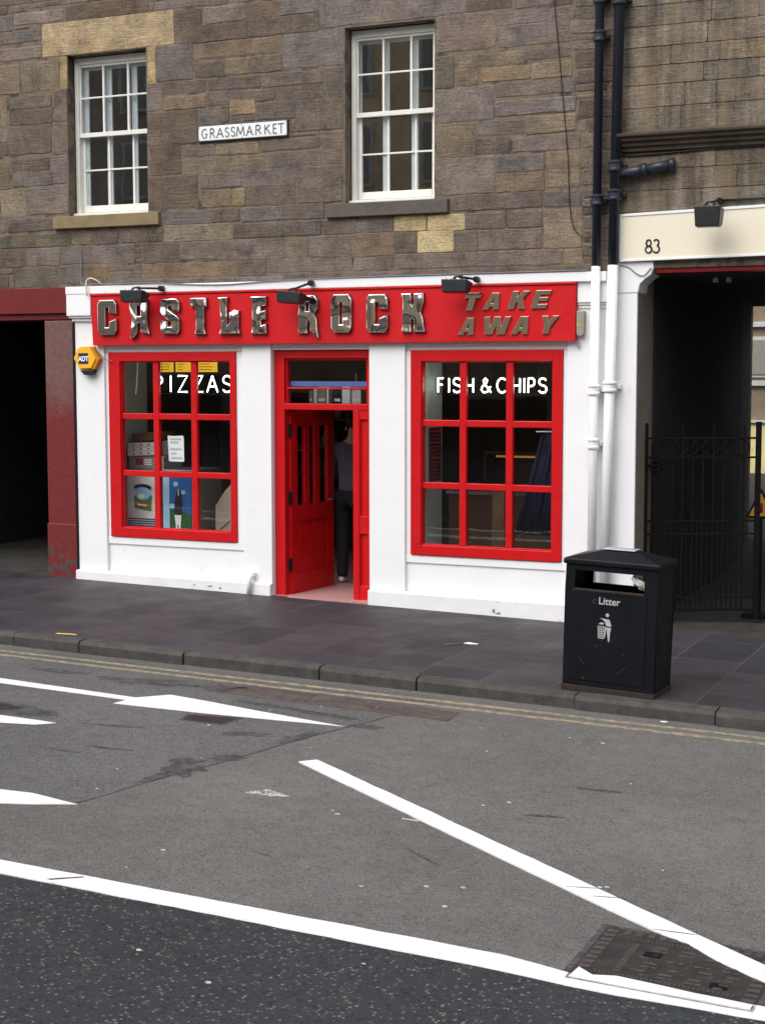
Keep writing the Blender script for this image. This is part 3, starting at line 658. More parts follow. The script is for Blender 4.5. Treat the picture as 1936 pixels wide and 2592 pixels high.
# sash windows --------------------------------------------------------
def sash(x0, x1, z0, z1, bars, meet, hz, label, inner):
    sw = MB(); y0 = .135
    L, Rr = x0 + .012, x1 - .012
    fw = .05
    sw.box(L, L + fw, y0, y0 + .1, z0 + .035, z1 - .01)                 # box frame
    sw.box(Rr - fw, Rr, y0, y0 + .1, z0 + .035, z1 - .01)
    sw.box(L, Rr, y0 + .002, y0 + .098, z1 - .085, z1 - .012)
    win = sw.build('sash_window', 'whitewood', tn, bev=.004); win['label'] = label
    up = MB(); ly = y0 + .022
    up.box(L + fw, Rr - fw, ly - .018, ly + .035, meet - .03, meet + .018)      # meeting rail
    for bx_ in bars: up.box(bx_ - .012, bx_ + .012, ly, ly + .03, meet + .018, z1 - .085)
    up.box(L + fw, Rr - fw, ly + .002, ly + .028, hz[0] - .009, hz[0] + .009)
    up.box(L + fw, L + fw + .018, ly, ly + .03, meet + .018, z1 - .085); up.box(Rr - fw - .018, Rr - fw, ly, ly + .03, meet + .018, z1 - .085)
    up.box(L + fw, Rr - fw, ly - .001, ly + .031, z1 - .112, z1 - .085)
    up.build('upper_sash', 'whitewood', win, bev=.003)
    lo = MB(); y2 = ly + .036
    lo.box(L + fw, L + fw + .04, y2, y2 + .03, z0 + .05, meet - .03); lo.box(Rr - fw - .04, Rr - fw, y2, y2 + .03, z0 + .05, meet - .03)
    for bx_ in bars: lo.box(bx_ + .026, bx_ + .05, y2, y2 + .03, z0 + .12, meet - .03)
    lo.box(L + fw + .04, Rr - fw - .04, y2 + .002, y2 + .028, hz[1] - .009, hz[1] + .009)
    lo.box(L + fw + .04, Rr - fw - .04, y2 - .012, y2 + .03, z0 + .05, z0 + .125)
    lo.build('lower_sash', 'whitewood', win, bev=.003)
    si = MB(); si.box(L - .008, Rr + .012, .075, y0 + .12, z0 + .008, z0 + .034); si.build('timber_sill', 'whitewood', win, bev=.006)
    g = MB()
    for za, zb, yy in ((meet + .018, z1 - .1, ly + .02), (z0 + .11, meet - .03, y2 + .02)):
        g.add([(L + fw, yy, za), (Rr - fw, yy, za), (Rr - fw, yy, zb), (L + fw, yy, zb)], [(0, 1, 2, 3)])
    g.build('pane', 'glass', win)
    sf = MB(); yi = .215                                # inner secondary frame, seen through the glass
    for xa, xb in inner: sf.box(xa + .02, xb + .02, yi, yi + .02, z0 + .1, z1 - .06)
    sf.box(x0, x1, yi + .002, yi + .018, z1 - .14, z1 - .05)
    sf.build('inner_frame', 'blindwhite', win, bev=.004)
    ln = MB(); ln.box(x0 - .03, x0 + .0, .245, .269, z0, z1); ln.build('inner_lining', 'blindwhite', win)
sash(*W1, (-2.775, -2.45), 5.07, (5.475, 4.68), 'left sash window under the pale new lintel', ((-3.146, -3.03), (-2.796, -2.722), (-2.462, -2.388)))
sash(*W2, (.65, .96), 5.062, (5.468, 4.66), 'right sash window above the take-away door', ((.289, .361), (.597, .673), (.920, .996)))
def sill(a, b, z0, z1, m, lab):
    o = MB().add([(a, -.05, z0), (b, -.05, z0), (b, .12, z0), (a, .12, z0), (a, -.05, z1 - .008), (b, -.05, z1 - .008), (b, .12, z1 + .006), (a, .12, z1 + .006)],
                 [(3, 2, 1, 0), (4, 5, 6, 7), (0, 1, 5, 4), (1, 2, 6, 5), (2, 3, 7, 6), (3, 0, 4, 7)]).build('window_sill', m, tn, bev=.006); o['label'] = lab
sill(-3.345, -1.95, 4.022, 4.165, 'sill_tan', 'tan stone sill'); sill(.077, 1.442, 4.008, 4.152, 'sill', 'dark grey stone sill')

# white ground floor --------------------------------------------------
D0, D1 = -.6, .555                                     # doorway
sf = MB()
for a, b in ((-3.105, -2.72), (-.95, D0), (D1, .96), (2.69, 3.10)): sf.box(a, b, 0, .30, -.1, 3.30)
sf.box(-2.72, -.95, .030, .298, 2.64, 3.298); sf.box(D0, D1, .030, .298, 2.65, 3.297); sf.box(.96, 2.69, .030, .298, 2.64, 3.296)
for a, b, wa, wb, zb in ((-2.72, -.95, -2.674, -1.037, .563), (.96, 2.69, 1.016, 2.643, .533)):
    sf.box(a, b, .040, .298, -.1, zb); sf.box(a, wa, .030, .298, zb, 2.64); sf.box(wb, b, .030, .298, zb, 2.64)
    sf.box(a, b, .024, .045, zb - .085, zb - .002)
sf.build('shopfront_wall', 'white', tn, bev=.006)
pl = MB()
for a, b, zt in ((-3.125, D0, .150), (D1, 3.10, .132)):
    pl.add([(a, -.05, gz(a) - .05), (b, -.05, gz(b) - .05), (b, .0, gz(b) - .05), (a, .0, gz(a) - .05), (a, -.05, zt + .01), (b, -.05, zt - .012), (b, .035, zt + .0), (a, .035, zt + .02)],
           [(3, 2, 1, 0), (4, 5, 6, 7), (0, 1, 5, 4), (1, 2, 6, 5), (2, 3, 7, 6), (3, 0, 4, 7)])
p_ = pl.build('plinth', 'plinth', tn, bev=.012, seg=3)
def scuff(cx, cz, rx, rz_):
    q = []
    for i in range(14):
        t = 2 * math.pi * i / 14; r = random.uniform(.55, 1.2); q.append((cx + rx * r * math.cos(t), cz + rz_ * r * math.sin(t)))
    MB().prism(q, -.0525, -.048).build('paint_chip', 'cable', p_)
for a in ((1.96, .015, .014, .028), (2.02, -.005, .012, .018), (2.0, -.012, .03, .008), (-1.35, .075, .03, .010), (-1.22, .06, .014, .016), (-1.55, .08, .02, .007)): scuff(*a)
co = MB(); co.prism([(-3.17, 3.37), (3.095, 3.378), (3.095, 3.285), (-3.17, 3.285)], -.08, .30)
co.box(-3.165, -2.84, -.075, .1, 3.045, 3.285); co.box(2.80, 3.2, -.045, .1, 3.085, 3.30)
co.box(-3.15, -2.84, -.055, .1, 3.02, 3.044); co.box(-3.125, -2.84, -.03, .1, 2.985, 3.019); co.box(2.80, 3.12, -.03, .1, 3.062, 3.084); co.box(2.80, 3.11, -.015, .1, 3.03, 3.061)
co.build('cornice', 'white', tn, bev=.006)

def frame_rect(mb, x0, x1, z0, z1, wx0, wx1, wz0, wz1, y0, y1):
    mb.box(x0, x0 + wx0, y0, y1, z0, z1); mb.box(x1 - wx1, x1, y0, y1, z0, z1)
    mb.box(x0 + wx0, x1 - wx1, y0, y1, z0, z0 + wz0); mb.box(x0 + wx0, x1 - wx1, y0, y1, z1 - wz1, z1)

def display_window(x0, x1, z0, z1, g, vb, hb, lab):
    f = MB(); frame_rect(f, x0, x1, z0, z1, g[0] - x0 - .012, x1 - g[1] - .012, g[2] - z0 - .012, z1 - g[3] - .012, .008, .10)
    win = f.build('display_window', 'red', tn, bev=.005); win['label'] = lab
    i = MB(); frame_rect(i, g[0] - .012, g[1] + .012, g[2] - .012, g[3] + .012, .012, .012, .012, .012, .030, .0885); i.build('glazing_bead', 'red', win, bev=.003)
    b = MB()
    for a in vb: b.box(a - .036, a + .036, .034, .086, g[2], g[3])
    xs = [g[0]] + [c for a in vb for c in (a - .036, a + .036)] + [g[1]]
    for z in hb:
        for q in range(3): b.box(xs[2 * q], xs[2 * q + 1], .034, .086, z - .033, z + .033)
    b.build('glazing_bar', 'red', win, bev=.006)
    zs = [g[2]] + [c for z in hb for c in (z - .03, z + .03)] + [g[3]]
    yy = .078
    for q in range(3):
        for r in range(3):
            tilt = random.uniform(-.002, .002)
            MB().add([(xs[2 * q], yy, zs[2 * r]), (xs[2 * q + 1], yy, zs[2 * r]), (xs[2 * q + 1], yy + tilt, zs[2 * r + 1]), (xs[2 * q], yy + tilt, zs[2 * r + 1])], [(0, 1, 2, 3)]).build('pane', 'shopglass', win)
display_window(-2.672, -1.039, .566, 2.635, (-2.512, -1.12, .682, 2.523), (-2.066, -1.578), (1.285, 1.925), 'red nine-pane window on the left of the door')
display_window(1.018, 2.641, .536, 2.635, (1.146, 2.530, .650, 2.512), (1.585, 2.083), (1.255, 1.895), 'red nine-pane window on the right of the door')

# doorway -------------------------------------------------------------
df = MB(); yf, yb = .07, .17
df.box(-.594, -.475, yf, yb, 0, 2.645); df.box(.505, .550, yf, yb, 0, 2.645); df.box(-.475, .505, yf, yb, 2.56, 2.645); df.box(-.475, .505, yf, yb, 2.015, 2.082)
df.box(.335, .405, yf, yb, .0, 2.015); df.box(-.475, -.452, yf + .03, yb, 2.082, 2.56); df.box(.478, .505, yf + .03, yb, 2.082, 2.56); df.box(-.452, .478, yf + .03, yb, 2.540, 2.56)
df.box(-.452, .478, yf + .02, yb - .02, 2.235, 2.253)
dfo = df.build('door_frame', 'red', tn, bev=.005)
sp = MB(); sp.box(.405, .505, yf + .035, yb, 0, 2.015)                 # narrow fixed panel beside the opening
for a, b in ((.0, .16), (.715, .905), (1.92, 2.015)): sp.box(.405, .505, yf + .008, yf + .036, a, b)
sp.box(.405, .415, yf + .012, yf + .036, .16, .715); sp.box(.495, .505, yf + .012, yf + .036, .16, .715); sp.box(.405, .415, yf + .012, yf + .036, .905, 1.92); sp.box(.495, .505, yf + .012, yf + .036, .905, 1.92)
sp.build('side_panel', 'red', dfo, bev=.004)
tg = MB()
for a, b in ((2.09, 2.24), (2.255, 2.55)): tg.add([(-.455, .13, a), (.48, .13, a), (.48, .13, b), (-.455, .13, b)], [(0, 1, 2, 3)])
tg.build('transom_pane', 'shopglass', dfo)
MB().box(-.44, .465, .155, .19, 2.262, 2.318).build('blue_strip', M('blue_strip', lin(84, 110, 176), .5, .08, 5, 0), dfo)
# leaf, opened inwards against the left: built closed from the hinge line, then turned
th = R(83); hx, hy = -.470, .165
def leafpt(u, v, z): return (hx + u * math.cos(th) + v * math.sin(th), hy + u * math.sin(th) - v * math.cos(th), z)
def leafbox(mb, u0, u1, v0, v1, z0, z1):
    vs = [leafpt(u, v, z) for z in (z0, z1) for u, v in ((u0, v0), (u1, v0), (u1, v1), (u0, v1))]
    mb.add(vs, [(3, 2, 1, 0), (4, 5, 6, 7), (0, 1, 5, 4), (1, 2, 6, 5), (2, 3, 7, 6), (3, 0, 4, 7)])
lf = MB(); LW = .84
leafbox(lf, 0, .12, -.022, .022, .015, 2.0); leafbox(lf, LW - .12, LW, -.022, .022, .015, 2.0)
leafbox(lf, .12, LW - .12, -.022, .022, 1.83, 2.0); leafbox(lf, .12, LW - .12, -.022, .022, .80, .97); leafbox(lf, .12, LW - .12, -.022, .022, .015, .22)
leafbox(lf, .12, LW - .12, -.008, .008, .22, .80); leafbox(lf, .17, LW - .17, -.016, .016, .27, .75)
for k in (0, 1): leafbox(lf, .265 + k * .20, .36 + k * .20, -.022, .022, .97, 1.83)
dr = lf.build('door_leaf', 'red', tn, bev=.004)
gp = MB(); gp.add([leafpt(.12, 0, .97), leafpt(LW - .12, 0, .97), leafpt(LW - .12, 0, 1.83), leafpt(.12, 0, 1.83)], [(0, 1, 2, 3)]); gp.build('pane', 'shopglass', dr)
for z in (1.79, 1.06, .33):
    hg = MB(); leafbox(hg, -.018, .012, -.004, .030, z - .075, z + .075); hg.build('hinge', 'black', dr, bev=.003)
hd = MB(); hd.tube([leafpt(LW - .06, .022, 1.0), leafpt(LW - .06, .065, 1.0), leafpt(LW - .16, .065, 1.0)], .009); hd.build('handle', 'steel', dr, smooth=True)

# inside the shop -------------------------------------------------------
fl = MB().box(-3.0, 2.95, .02, 4.2, -.05, .012); fl.box(D0, D1, -.045, .02, -.05, .008); fl.build('shop_floor', 'tile', tn)
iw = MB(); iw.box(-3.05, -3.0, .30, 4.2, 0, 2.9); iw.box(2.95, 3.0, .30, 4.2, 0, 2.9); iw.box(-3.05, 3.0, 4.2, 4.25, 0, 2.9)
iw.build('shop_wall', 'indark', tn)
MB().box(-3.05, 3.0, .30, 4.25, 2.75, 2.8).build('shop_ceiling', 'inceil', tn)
MB().box(-2.79, -2.745, .30, .90, .5, 2.7).build('window_lining', 'inwall', tn); MB().box(1.10, 1.143, .105, .56, .5, 2.7).build('window_lining', 'inwall', tn)

# left passage front: maroon pier and beam -------------------------------
pf = thing('maroon_passage_front', 'maroon painted pier and beam framing the dark passage on the left', 'passage front', (-3.3, 0, gz(-3.3)))
pi = MB(); pi.box(-3.535, -3.13, .012, .55, -.1, 3.0); pi.box(-3.548, -3.128, .004, .55, -.1, .68); pi.build('pier', 'pier', pf, bev=.012, seg=3)
bm_ = MB(); bm_.box(-9, -3.19, -.02, .5, 3.08, 3.372); bm_.box(-9, -3.14, .02, .5, 3.01, 3.078); bm_.build('beam', 'maroon', pf, bev=.006)
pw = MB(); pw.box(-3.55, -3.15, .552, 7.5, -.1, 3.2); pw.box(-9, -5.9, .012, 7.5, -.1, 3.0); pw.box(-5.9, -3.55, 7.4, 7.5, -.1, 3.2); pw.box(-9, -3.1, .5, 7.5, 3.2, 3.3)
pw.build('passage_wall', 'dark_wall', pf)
tag(MB().tube([(-3.118, -.008, .02), (-3.122, -.01, 1.2), (-3.125, -.008, 2.97)], .011, 6).build('downpipe_cable', 'black'), 'thin black conduit in the joint between maroon pier and white wall', 'conduit')

# ================================================================== the building on the right
cb = thing('entry_building', 'stained ashlar building on the right with a black moulded cornice over a gated passage', 'building', (3.2, 0, gz(3.2)))
PAL.update(dict(h=(122, 112, 98), i=(110, 102, 93), j=(136, 120, 96), k=(114, 103, 88)))
rb = MB()
zc = [3.93, 4.128, 4.325, 4.49, 4.655, 4.90, 5.11, 5.285, 5.46, 5.65, 5.84, 6.03]
while zc[-1] < 8: zc.append(zc[-1] + .19)
for z0, z1 in zip(zc, zc[1:]):
    if abs(z0 - 4.49) < .01: continue
    if z0 >= 4.89 - .3 and z0 < 4.7: pass
    cut = random.choice((4.13, 4.12, 4.10)) if z0 > 4.6 else 8.9
    x = 3.175; k = 0
    while x < 8.9:
        wd = random.uniform(.42, .95); e = min(x + wd, 8.9)
        if x < cut < e and cut - x > .2: e = cut
        col = random.choice('hikh') if x < 4.1 else random.choice('jhkh')
        stone(rb, x + .001, e - .001, z0 + .0018, z1 - .0018, col, 0, .003, .0012); x = e
rb.build('masonry', 'ashlar', cb)
rw = MB(); rw.box(3.17, 9, .012, .42, 3.40, 12); rw.box(5.75, 9, -.005, .5, -.3, 3.40); rw.box(3.17, 3.6, .42, 8.2, 3.35, 12); rw.build('wall', 'mortar', cb)
cn = MB(); cn.prism([], 0, 1) if False else None
prof = [(.0, 4.49), (-.04, 4.495), (-.045, 4.53), (-.075, 4.54), (-.08, 4.575), (-.115, 4.585), (-.12, 4.615), (-.15, 4.625), (-.155, 4.650), (0, 4.690)]
k = len(prof); cn.add([(3.20, y, z) for y, z in prof] + [(9, y, z) for y, z in prof], [(i, (i + 1) % k, (i + 1) % k + k, i + k) for i in range(k)] + [list(range(k))[::-1], list(range(k, 2 * k))])
cn.build('cornice', 'cornice', cb, bev=.004)
MB().box(3.17, 9.2, -.1, 8.7, 12, 12.3).build('roof', 'slate', cb)
wp = MB(); wp.box(3.10, 3.387, -.012, .02, -.2, 3.46); wp.build('white_pier', 'white', cb, bev=.006)
cp = MB(); cp.prism([(3.2, 3.462), (3.535, 3.462), (3.54, 3.40), (3.515, 3.335), (3.46, 3.30), (3.41, 3.25), (3.392, 3.17), (3.2, 3.17)], -.02, .30); cp.build('corbel', 'white', cb, bev=.006)
MB().box(3.10, 3.386, .022, .60, -.2, 3.40).build('pier_side', 'beige', cb, bev=.01)
MB().box(3.53, 6, .03, .20, 3.352, 3.463).build('red_beam', 'darkred', cb, bev=.004)
pg = MB()
lw_ = [(3.386, .60), (3.40, .62), (3.40, 2.0), (3.34, 4.0), (3.25, 5.6), (3.05, 7.2), (2.85, 8.2)]
for (a, b), (c, d) in zip(lw_, lw_[1:]):
    pg.add([(a, b, -.3), (c, d, -.3), (c, d, 3.4), (a, b, 3.4), (a - .12, b, -.3), (c - .12, d, -.3), (c - .12, d, 3.4), (a - .12, b, 3.4)], [(0, 1, 2, 3), (7, 6, 5, 4), (0, 4, 5, 1), (2, 6, 7, 3), (1, 5, 6, 2), (0, 3, 7, 4)])
pg.box(5.7, 5.9, .5, 8.2, -.3, 3.4)
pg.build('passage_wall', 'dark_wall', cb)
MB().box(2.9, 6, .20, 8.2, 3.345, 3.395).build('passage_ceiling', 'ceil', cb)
for x in (3.93, 4.06): MB().tube([(x, .9, 3.345), (x, .9, 3.30)], [.022, .03], 10).build('ceiling_spotlight', 'signwhite', cb)
# yard beyond the passage
yw = thing('yard_building', 'pale stone building seen in daylight through the gated passage', 'building', (1.0, 22.2, gz(1)))
MB().box(-14, 8, 22.2, 22.6, -.6, 5.6).build('wall', 'yard', yw)
for z, h in ((3.42, .12), (2.05, .12), (1.18, .07)): MB().box(-14, 8, 22.10, 22.22, z, z + h).build('string_course', 'yardpale', yw, bev=.01)
f_ = MB().box(-.75, .62, 22.15, 22.25, 2.25, 3.2).build('window', 'yardpale', yw); MB().box(-.68, .55, 22.12, 22.17, 2.32, 3.12).build('pane', 'jgrey', f_)
MB().box(-14, 8, 22.1, 22.9, 5.6, 5.8).build('roof', 'slate', yw)
MB().box(-1.6, 1.4, 22.165, 22.24, .0, 1.15).build('yellow_rendered_panel', M('yellow_render', lin(232, 216, 150), .8, .2, 3, 0, dirt=(.10, .11, .05, 1), dirt_amt=.42, dirt_scale=1.6), yw)

# ================================================================== things on the front
# fascia sign with letters
fs = thing('fascia_sign', 'long red shop sign with crumpled mirror letters reading CASTLE ROCK TAKE AWAY', 'shop sign', (0, -.03, 2.716))
bd = MB(); bd.add([(-2.815, -.072, 2.714), (2.790, -.072, 2.716), (2.790, .028, 2.716), (-2.815, .028, 2.714), (-2.838, -.072, 3.255), (2.794, -.072, 3.258), (2.794, .028, 3.258), (-2.838, .028, 3.255)],
                  [(3, 2, 1, 0), (4, 5, 6, 7), (0, 1, 5, 4), (1, 2, 6, 5), (2, 3, 7, 6), (3, 0, 4, 7)])
bd.build('board', 'fascia', fs, bev=.003)
tr = MB(); tr.box(-2.842, 2.798, -.084, .027, 3.262, 3.284); tr.build('top_trim', 'red', fs, bev=.003)
LET = {
 'C': [[(0, .12), (.12, 0), (.88, 0), (1, .12), (1, .46), (.62, .38), (.60, .22), (.42, .22), (.42, .78), (.60, .78), (.60, .62), (1, .60), (1, .88), (.88, 1), (.12, 1), (0, .88)]],
 'A': [[(.08, -.12), (.26, -.09), (.42, .06), (.43, .32), (.57, .32), (.60, .06), (1.02, .01), (.93, .2), (.88, .5), (.94, 1), (.06, 1), (.03, .76), (.16, .5), (.12, .2)], [(.40, .54), (.60, .54), (.60, .84), (.40, .84)]],
 'S': [[(0, .1), (.13, 0), (.87, 0), (1, .1), (1, .42), (.9, .5), (.42, .70), (.42, .79), (.60, .79), (.60, .68), (1, .62), (1, .9), (.87, 1), (.13, 1), (0, .9), (0, .62), (.1, .52), (.58, .33), (.58, .21), (.40, .21), (.40, .36), (0, .40)]],
 'T': [[(.24, 0), (.94, 0), (.86, .13), (.84, .70), (.90, .78), (1.0, .75), (.98, 1), (0, 1), (.0, .80), (.12, .74), (.22, .80), (.34, .72), (.34, .12)]],
 'L': [[(.04, 0), (1, 0), (.94, .15), (.95, .62), (.74, .66), (.52, .58), (.55, .32), (.42, .22), (.40, .88), (.46, 1), (0, 1), (.07, .88), (.14, .15)]],
 'E': [[(.0, 0), (1, 0), (1, .27), (.70, .22), (.68, .36), (.98, .38), (.98, .64), (.70, .60), (.70, .74), (1, .76), (1, 1), (0, 1), (.09, .86), (.09, .14)]],
 'R': [[(.04, 0), (.48, 0), (.46, .1), (.50, .32), (.57, .34), (.62, .06), (.78, -.04), (1.0, -.13), (.93, .1), (.90, .38), (.80, .5), (.95, .64), (.96, .86), (.82, 1), (0, 1), (.06, .86), (.12, .72), (.05, .5), (.11, .2)], [(.42, .58), (.55, .58), (.55, .82), (.42, .82)]],
 'O': [[(0, .13), (.14, 0), (.86, 0), (1, .13), (1, .87), (.86, 1), (.14, 1), (0, .87)], [(.43, .22), (.57, .22), (.57, .78), (.43, .78)]],
 'K': [[(.0, 0), (.42, 0), (.43, .30), (.48, .36), (.53, .30), (.53, 0), (1, 0), (.95, .15), (.92, .36), (.83, .5), (.90, .66), (.96, .84), (.93, 1), (.54, 1), (.53, .72), (.48, .66), (.43, .72), (.43, 1), (0, 1), (.06, .85), (.06, .15)]],
}
for n, a, b, c, d in [('C', -2.718, -2.472, 2.828, 3.213), ('A', -2.31, -2.047, 2.828, 3.204), ('S', -1.9, -1.66, 2.83, 3.21), ('T', -1.519, -1.317, 2.824, 3.212), ('L', -1.174, -.909, 2.823, 3.213), ('E', -.774, -.59, 2.823, 3.212),
                      ('R', -.225, .031, 2.821, 3.213), ('O', .174, .405, 2.822, 3.216), ('C', .577, .814, 2.818, 3.207), ('K', .967, 1.226, 2.822, 3.21)]:
    flat = n == 'C' and a < -2
    m = poly_letter(LET[n], a, b, c, d, -.122, .03, .011)
    lo = m.build('letter', 'mirror' if flat else 'chrome', fs, smooth=False)
    e = poly_letter(LET[n], a - .003, b + .003, c - .003, d + .003, -.0925, .02, .001); e.build('return', 'letteredge', lo)
LT2 = {
 'T': [[(.30, 0), (.70, 0), (.70, .70), (1, .70), (1, 1), (0, 1), (0, .70), (.30, .70)]],
 'A': [[(0, 0), (.36, 0), (.40, .16), (.62, .16), (.66, 0), (1, 0), (.74, 1), (.28, 1)], [(.44, .36), (.58, .36), (.51, .72)]],
 'K': [[(0, 0), (.36, 0), (.36, .32), (.46, .40), (.62, 0), (1, 0), (.72, .56), (1, 1), (.62, 1), (.36, .64), (.36, 1), (0, 1)]],
 'E': [[(0, 0), (1, 0), (1, .24), (.38, .24), (.38, .40), (.92, .40), (.92, .62), (.38, .62), (.38, .76), (1, .76), (1, 1), (0, 1)]],
 'W': [[(.12, 0), (.42, 0), (.50, .5), (.58, 0), (.88, 0), (1, 1), (.78, 1), (.71, .42), (.62, 1), (.38, 1), (.29, .42), (.22, 1), (0, 1)]],
 'Y': [[(.32, 0), (.68, 0), (.68, .40), (1, 1), (.64, 1), (.5, .66), (.36, 1), (0, 1), (.32, .40)]],
}
for n, a, b, c, d in [('T', 1.612, 1.834, 3.026, 3.199), ('A', 1.838, 2.059, 3.031, 3.195), ('K', 2.103, 2.331, 3.032, 3.207), ('E', 2.342, 2.554, 3.034, 3.209),
                      ('A', 1.572, 1.794, 2.784, 2.953), ('W', 1.825, 2.14, 2.787, 2.96), ('A', 2.135, 2.364, 2.787, 2.959), ('Y', 2.405, 2.633, 2.787, 2.961)]:
    s = .055 if n != 'W' else .035
    poly_letter(LT2[n], a, b - s, c, d, -.091, .017, .002, shear=s).build('letter', 'mirror', fs)

# floodlights on swan arms
def floodlight(loc, label, w, h, dp, knob, tilt, roll, group):
    t = thing('floodlight', label, 'floodlight', loc, group)
    x, y, z = loc; b = MB(); hw = w / 2
    prof = [(-dp * .5, h * .5), (dp * .5, h * .42), (dp * .42, -h * .35), (dp * .1, -h * .5), (-dp * .45, -h * .5)]
    Rm = Matrix.Rotation(roll, 4, 'Y') @ Matrix.Rotation(tilt, 4, 'X')
    vs = []
    for sx, k in ((-hw, 1), (hw, 1)):
        for py, pz in prof:
            vs.append(Vector(loc) + Rm @ Vector((sx * (1 if pz > 0 else .9), py, pz)))
    n = len(prof); fcs = [(i, i + n, (i + 1) % n + n, (i + 1) % n) for i in range(n)] + [list(range(n)), list(range(2 * n - 1, n - 1, -1))]
    b.add(vs, fcs); b.build('housing', 'black', t, bev=.008)
    fi = MB()
    for q in range(5):
        u = -hw * .7 + q * hw * .35; p = [Vector(loc) + Rm @ Vector((u + s * .004, yy, zz)) for zz in (h * .5, h * .58) for s, yy in ((-1, -dp * .3), (1, -dp * .3), (1, dp * .3), (-1, dp * .3))]
        fi.add(p, [(3, 2, 1, 0), (4, 5, 6, 7), (0, 1, 5, 4), (1, 2, 6, 5), (2, 3, 7, 6), (3, 0, 4, 7)])
    fi.build('cooling_fin', 'black', t)
    K = Vector(knob); top = Vector(loc) + Rm @ Vector((.0, 0, h * .62))
    a = MB(); a.tube([Vector(loc) + Rm @ Vector((-hw * .35, 0, h * .5)), top + Vector((-.02, 0, .02)), top + Vector((.05, 0, .03)), Vector(loc) + Rm @ Vector((hw * .4, 0, h * .5))], .012, 6)
    a.tube([top + Vector((.02, 0, .02)), K + Vector((0, -.02, 0))], .012, 8); a.build('arm', 'black', t, smooth=True)
    kb_ = MB(); kb_.tube([K + Vector((0, -.045, 0)), K + Vector((0, -.03, 0)), K + Vector((0, .03, 0))], [.02, .03, .03], 12); kb_.build('wall_mount', 'black', t)
    return t
G = 'black floodlights over the signs'
floodlight((-2.105, -.30, 3.228), 'black floodlight above the letter A of the red sign', .29, .125, .16, (-1.88, -.115, 3.322), R(-8), R(1), G)
floodlight((-.19, -.30, 3.178), 'black floodlight tilted in front of the letter R of the red sign', .285, .12, .16, (-.055, -.115, 3.337), R(-8), R(5), G)
floodlight((1.645, -.30, 3.252), 'black floodlight at the top edge of the red sign above TAKE', .28, .125, .16, (1.785, -.115, 3.330), R(-8), R(1.5), G)
f4 = floodlight((4.13, -.33, 3.825), 'black floodlight in front of the cream board numbered 83', .245, .185, .17, (4.16, -.03, 4.0), R(-4), R(0), G)
MB().tube([(4.16, -.025, 4.0), (4.6, -.025, 4.008), (6.0, -.025, 4.03)], .013, 8).build('supply_conduit', 'black', f4, smooth=True)

# alarm box
al = thing('alarm_box', 'yellow hexagonal alarm box with navy panel on the white wall', 'alarm box', (-2.91, 0, 2.44))
hexo = [(-3.07, 2.565), (-3.012, 2.678), (-2.955, 2.706), (-2.83, 2.704), (-2.728, 2.562), (-2.80, 2.446), (-2.985, 2.440)]
cx_, cz_ = -2.91, 2.56
b = MB(); b.prism([(cx_ + (x - cx_) * .98, cz_ + (z - cz_) * .98) for x, z in hexo], -.075, -.002); b.build('side_band', 'orange', al, bev=.004)
b = MB(); b.prism([(cx_ - .02 + (x - cx_) * .86, cz_ + .005 + (z - cz_) * .93) for x, z in hexo], -.088, -.07); b.build('cover', 'yellow', al, bev=.006)
b = MB(); b.prism([(-2.995, 2.438), (-2.81, 2.44), (-2.825, 2.395), (-2.87, 2.382), (-2.94, 2.386)], -.080, -.003); b.build('strobe_lens', 'black', al, bev=.006)
b = MB().box(-3.003, -2.872, -.0905, -.086, 2.508, 2.628); pn = b.build('badge', 'navy', al)
tx = text_mesh('ADT', -3.0, 2.540, .076, -.0915, .002, .003, .86); tx.build('lettering', 'signwhite', pn)

# street name plate
sn = thing('street_name_sign', 'white street name plate reading GRASSMARKET on the stone wall', 'street sign', (-.905, -.01, 4.87))
MB().box(-1.452, -.362, -.022, .004, 4.868, 5.045).build('backing', 'signblack', sn, bev=.006)
pt = MB().box(-1.440, -.374, -.028, -.02, 4.882, 5.033).build('plate', 'signwhite', sn, bev=.004)
tl = MB()
def lz(x): return 4.9075 + 0
for ch, a, bb in (('G', -1.398, -1.331), ('R', -1.302, -1.236), ('A', -1.212, -1.137), ('S', -1.112, -1.063), ('S', -1.040, -.989), ('M', -.970, -.880), ('A', -.852, -.779), ('R', -.746, -.674), ('K', -.638, -.570), ('E', -.537, -.486), ('T', -.474, -.403)):
    tl.strokes(GLY[ch], a, bb, 4.909, 5.003, -.0305, -.0275, .0125)
    if ch in 'RMAKET':
        for sx_ in {'R': (.12,), 'M': (0, 1), 'A': (0, 1), 'K': (.12, 1), 'E': (), 'T': (.5,)}[ch]:
            xx = a + (bb - a) * sx_; tl.box(xx - .010, xx + .010, -.0305, -.0275, 4.906, 4.911)
tl.build('lettering', 'text', sn)
for x, z in ((-1.43, 5.022), (-.384, 5.022), (-1.43, 4.893), (-.384, 4.893), (-.91, 5.022), (-.91, 4.893)): MB().tube([(x, -.027, z), (x, -.031, z)], .0055, 8).build('screw', 'text', sn)

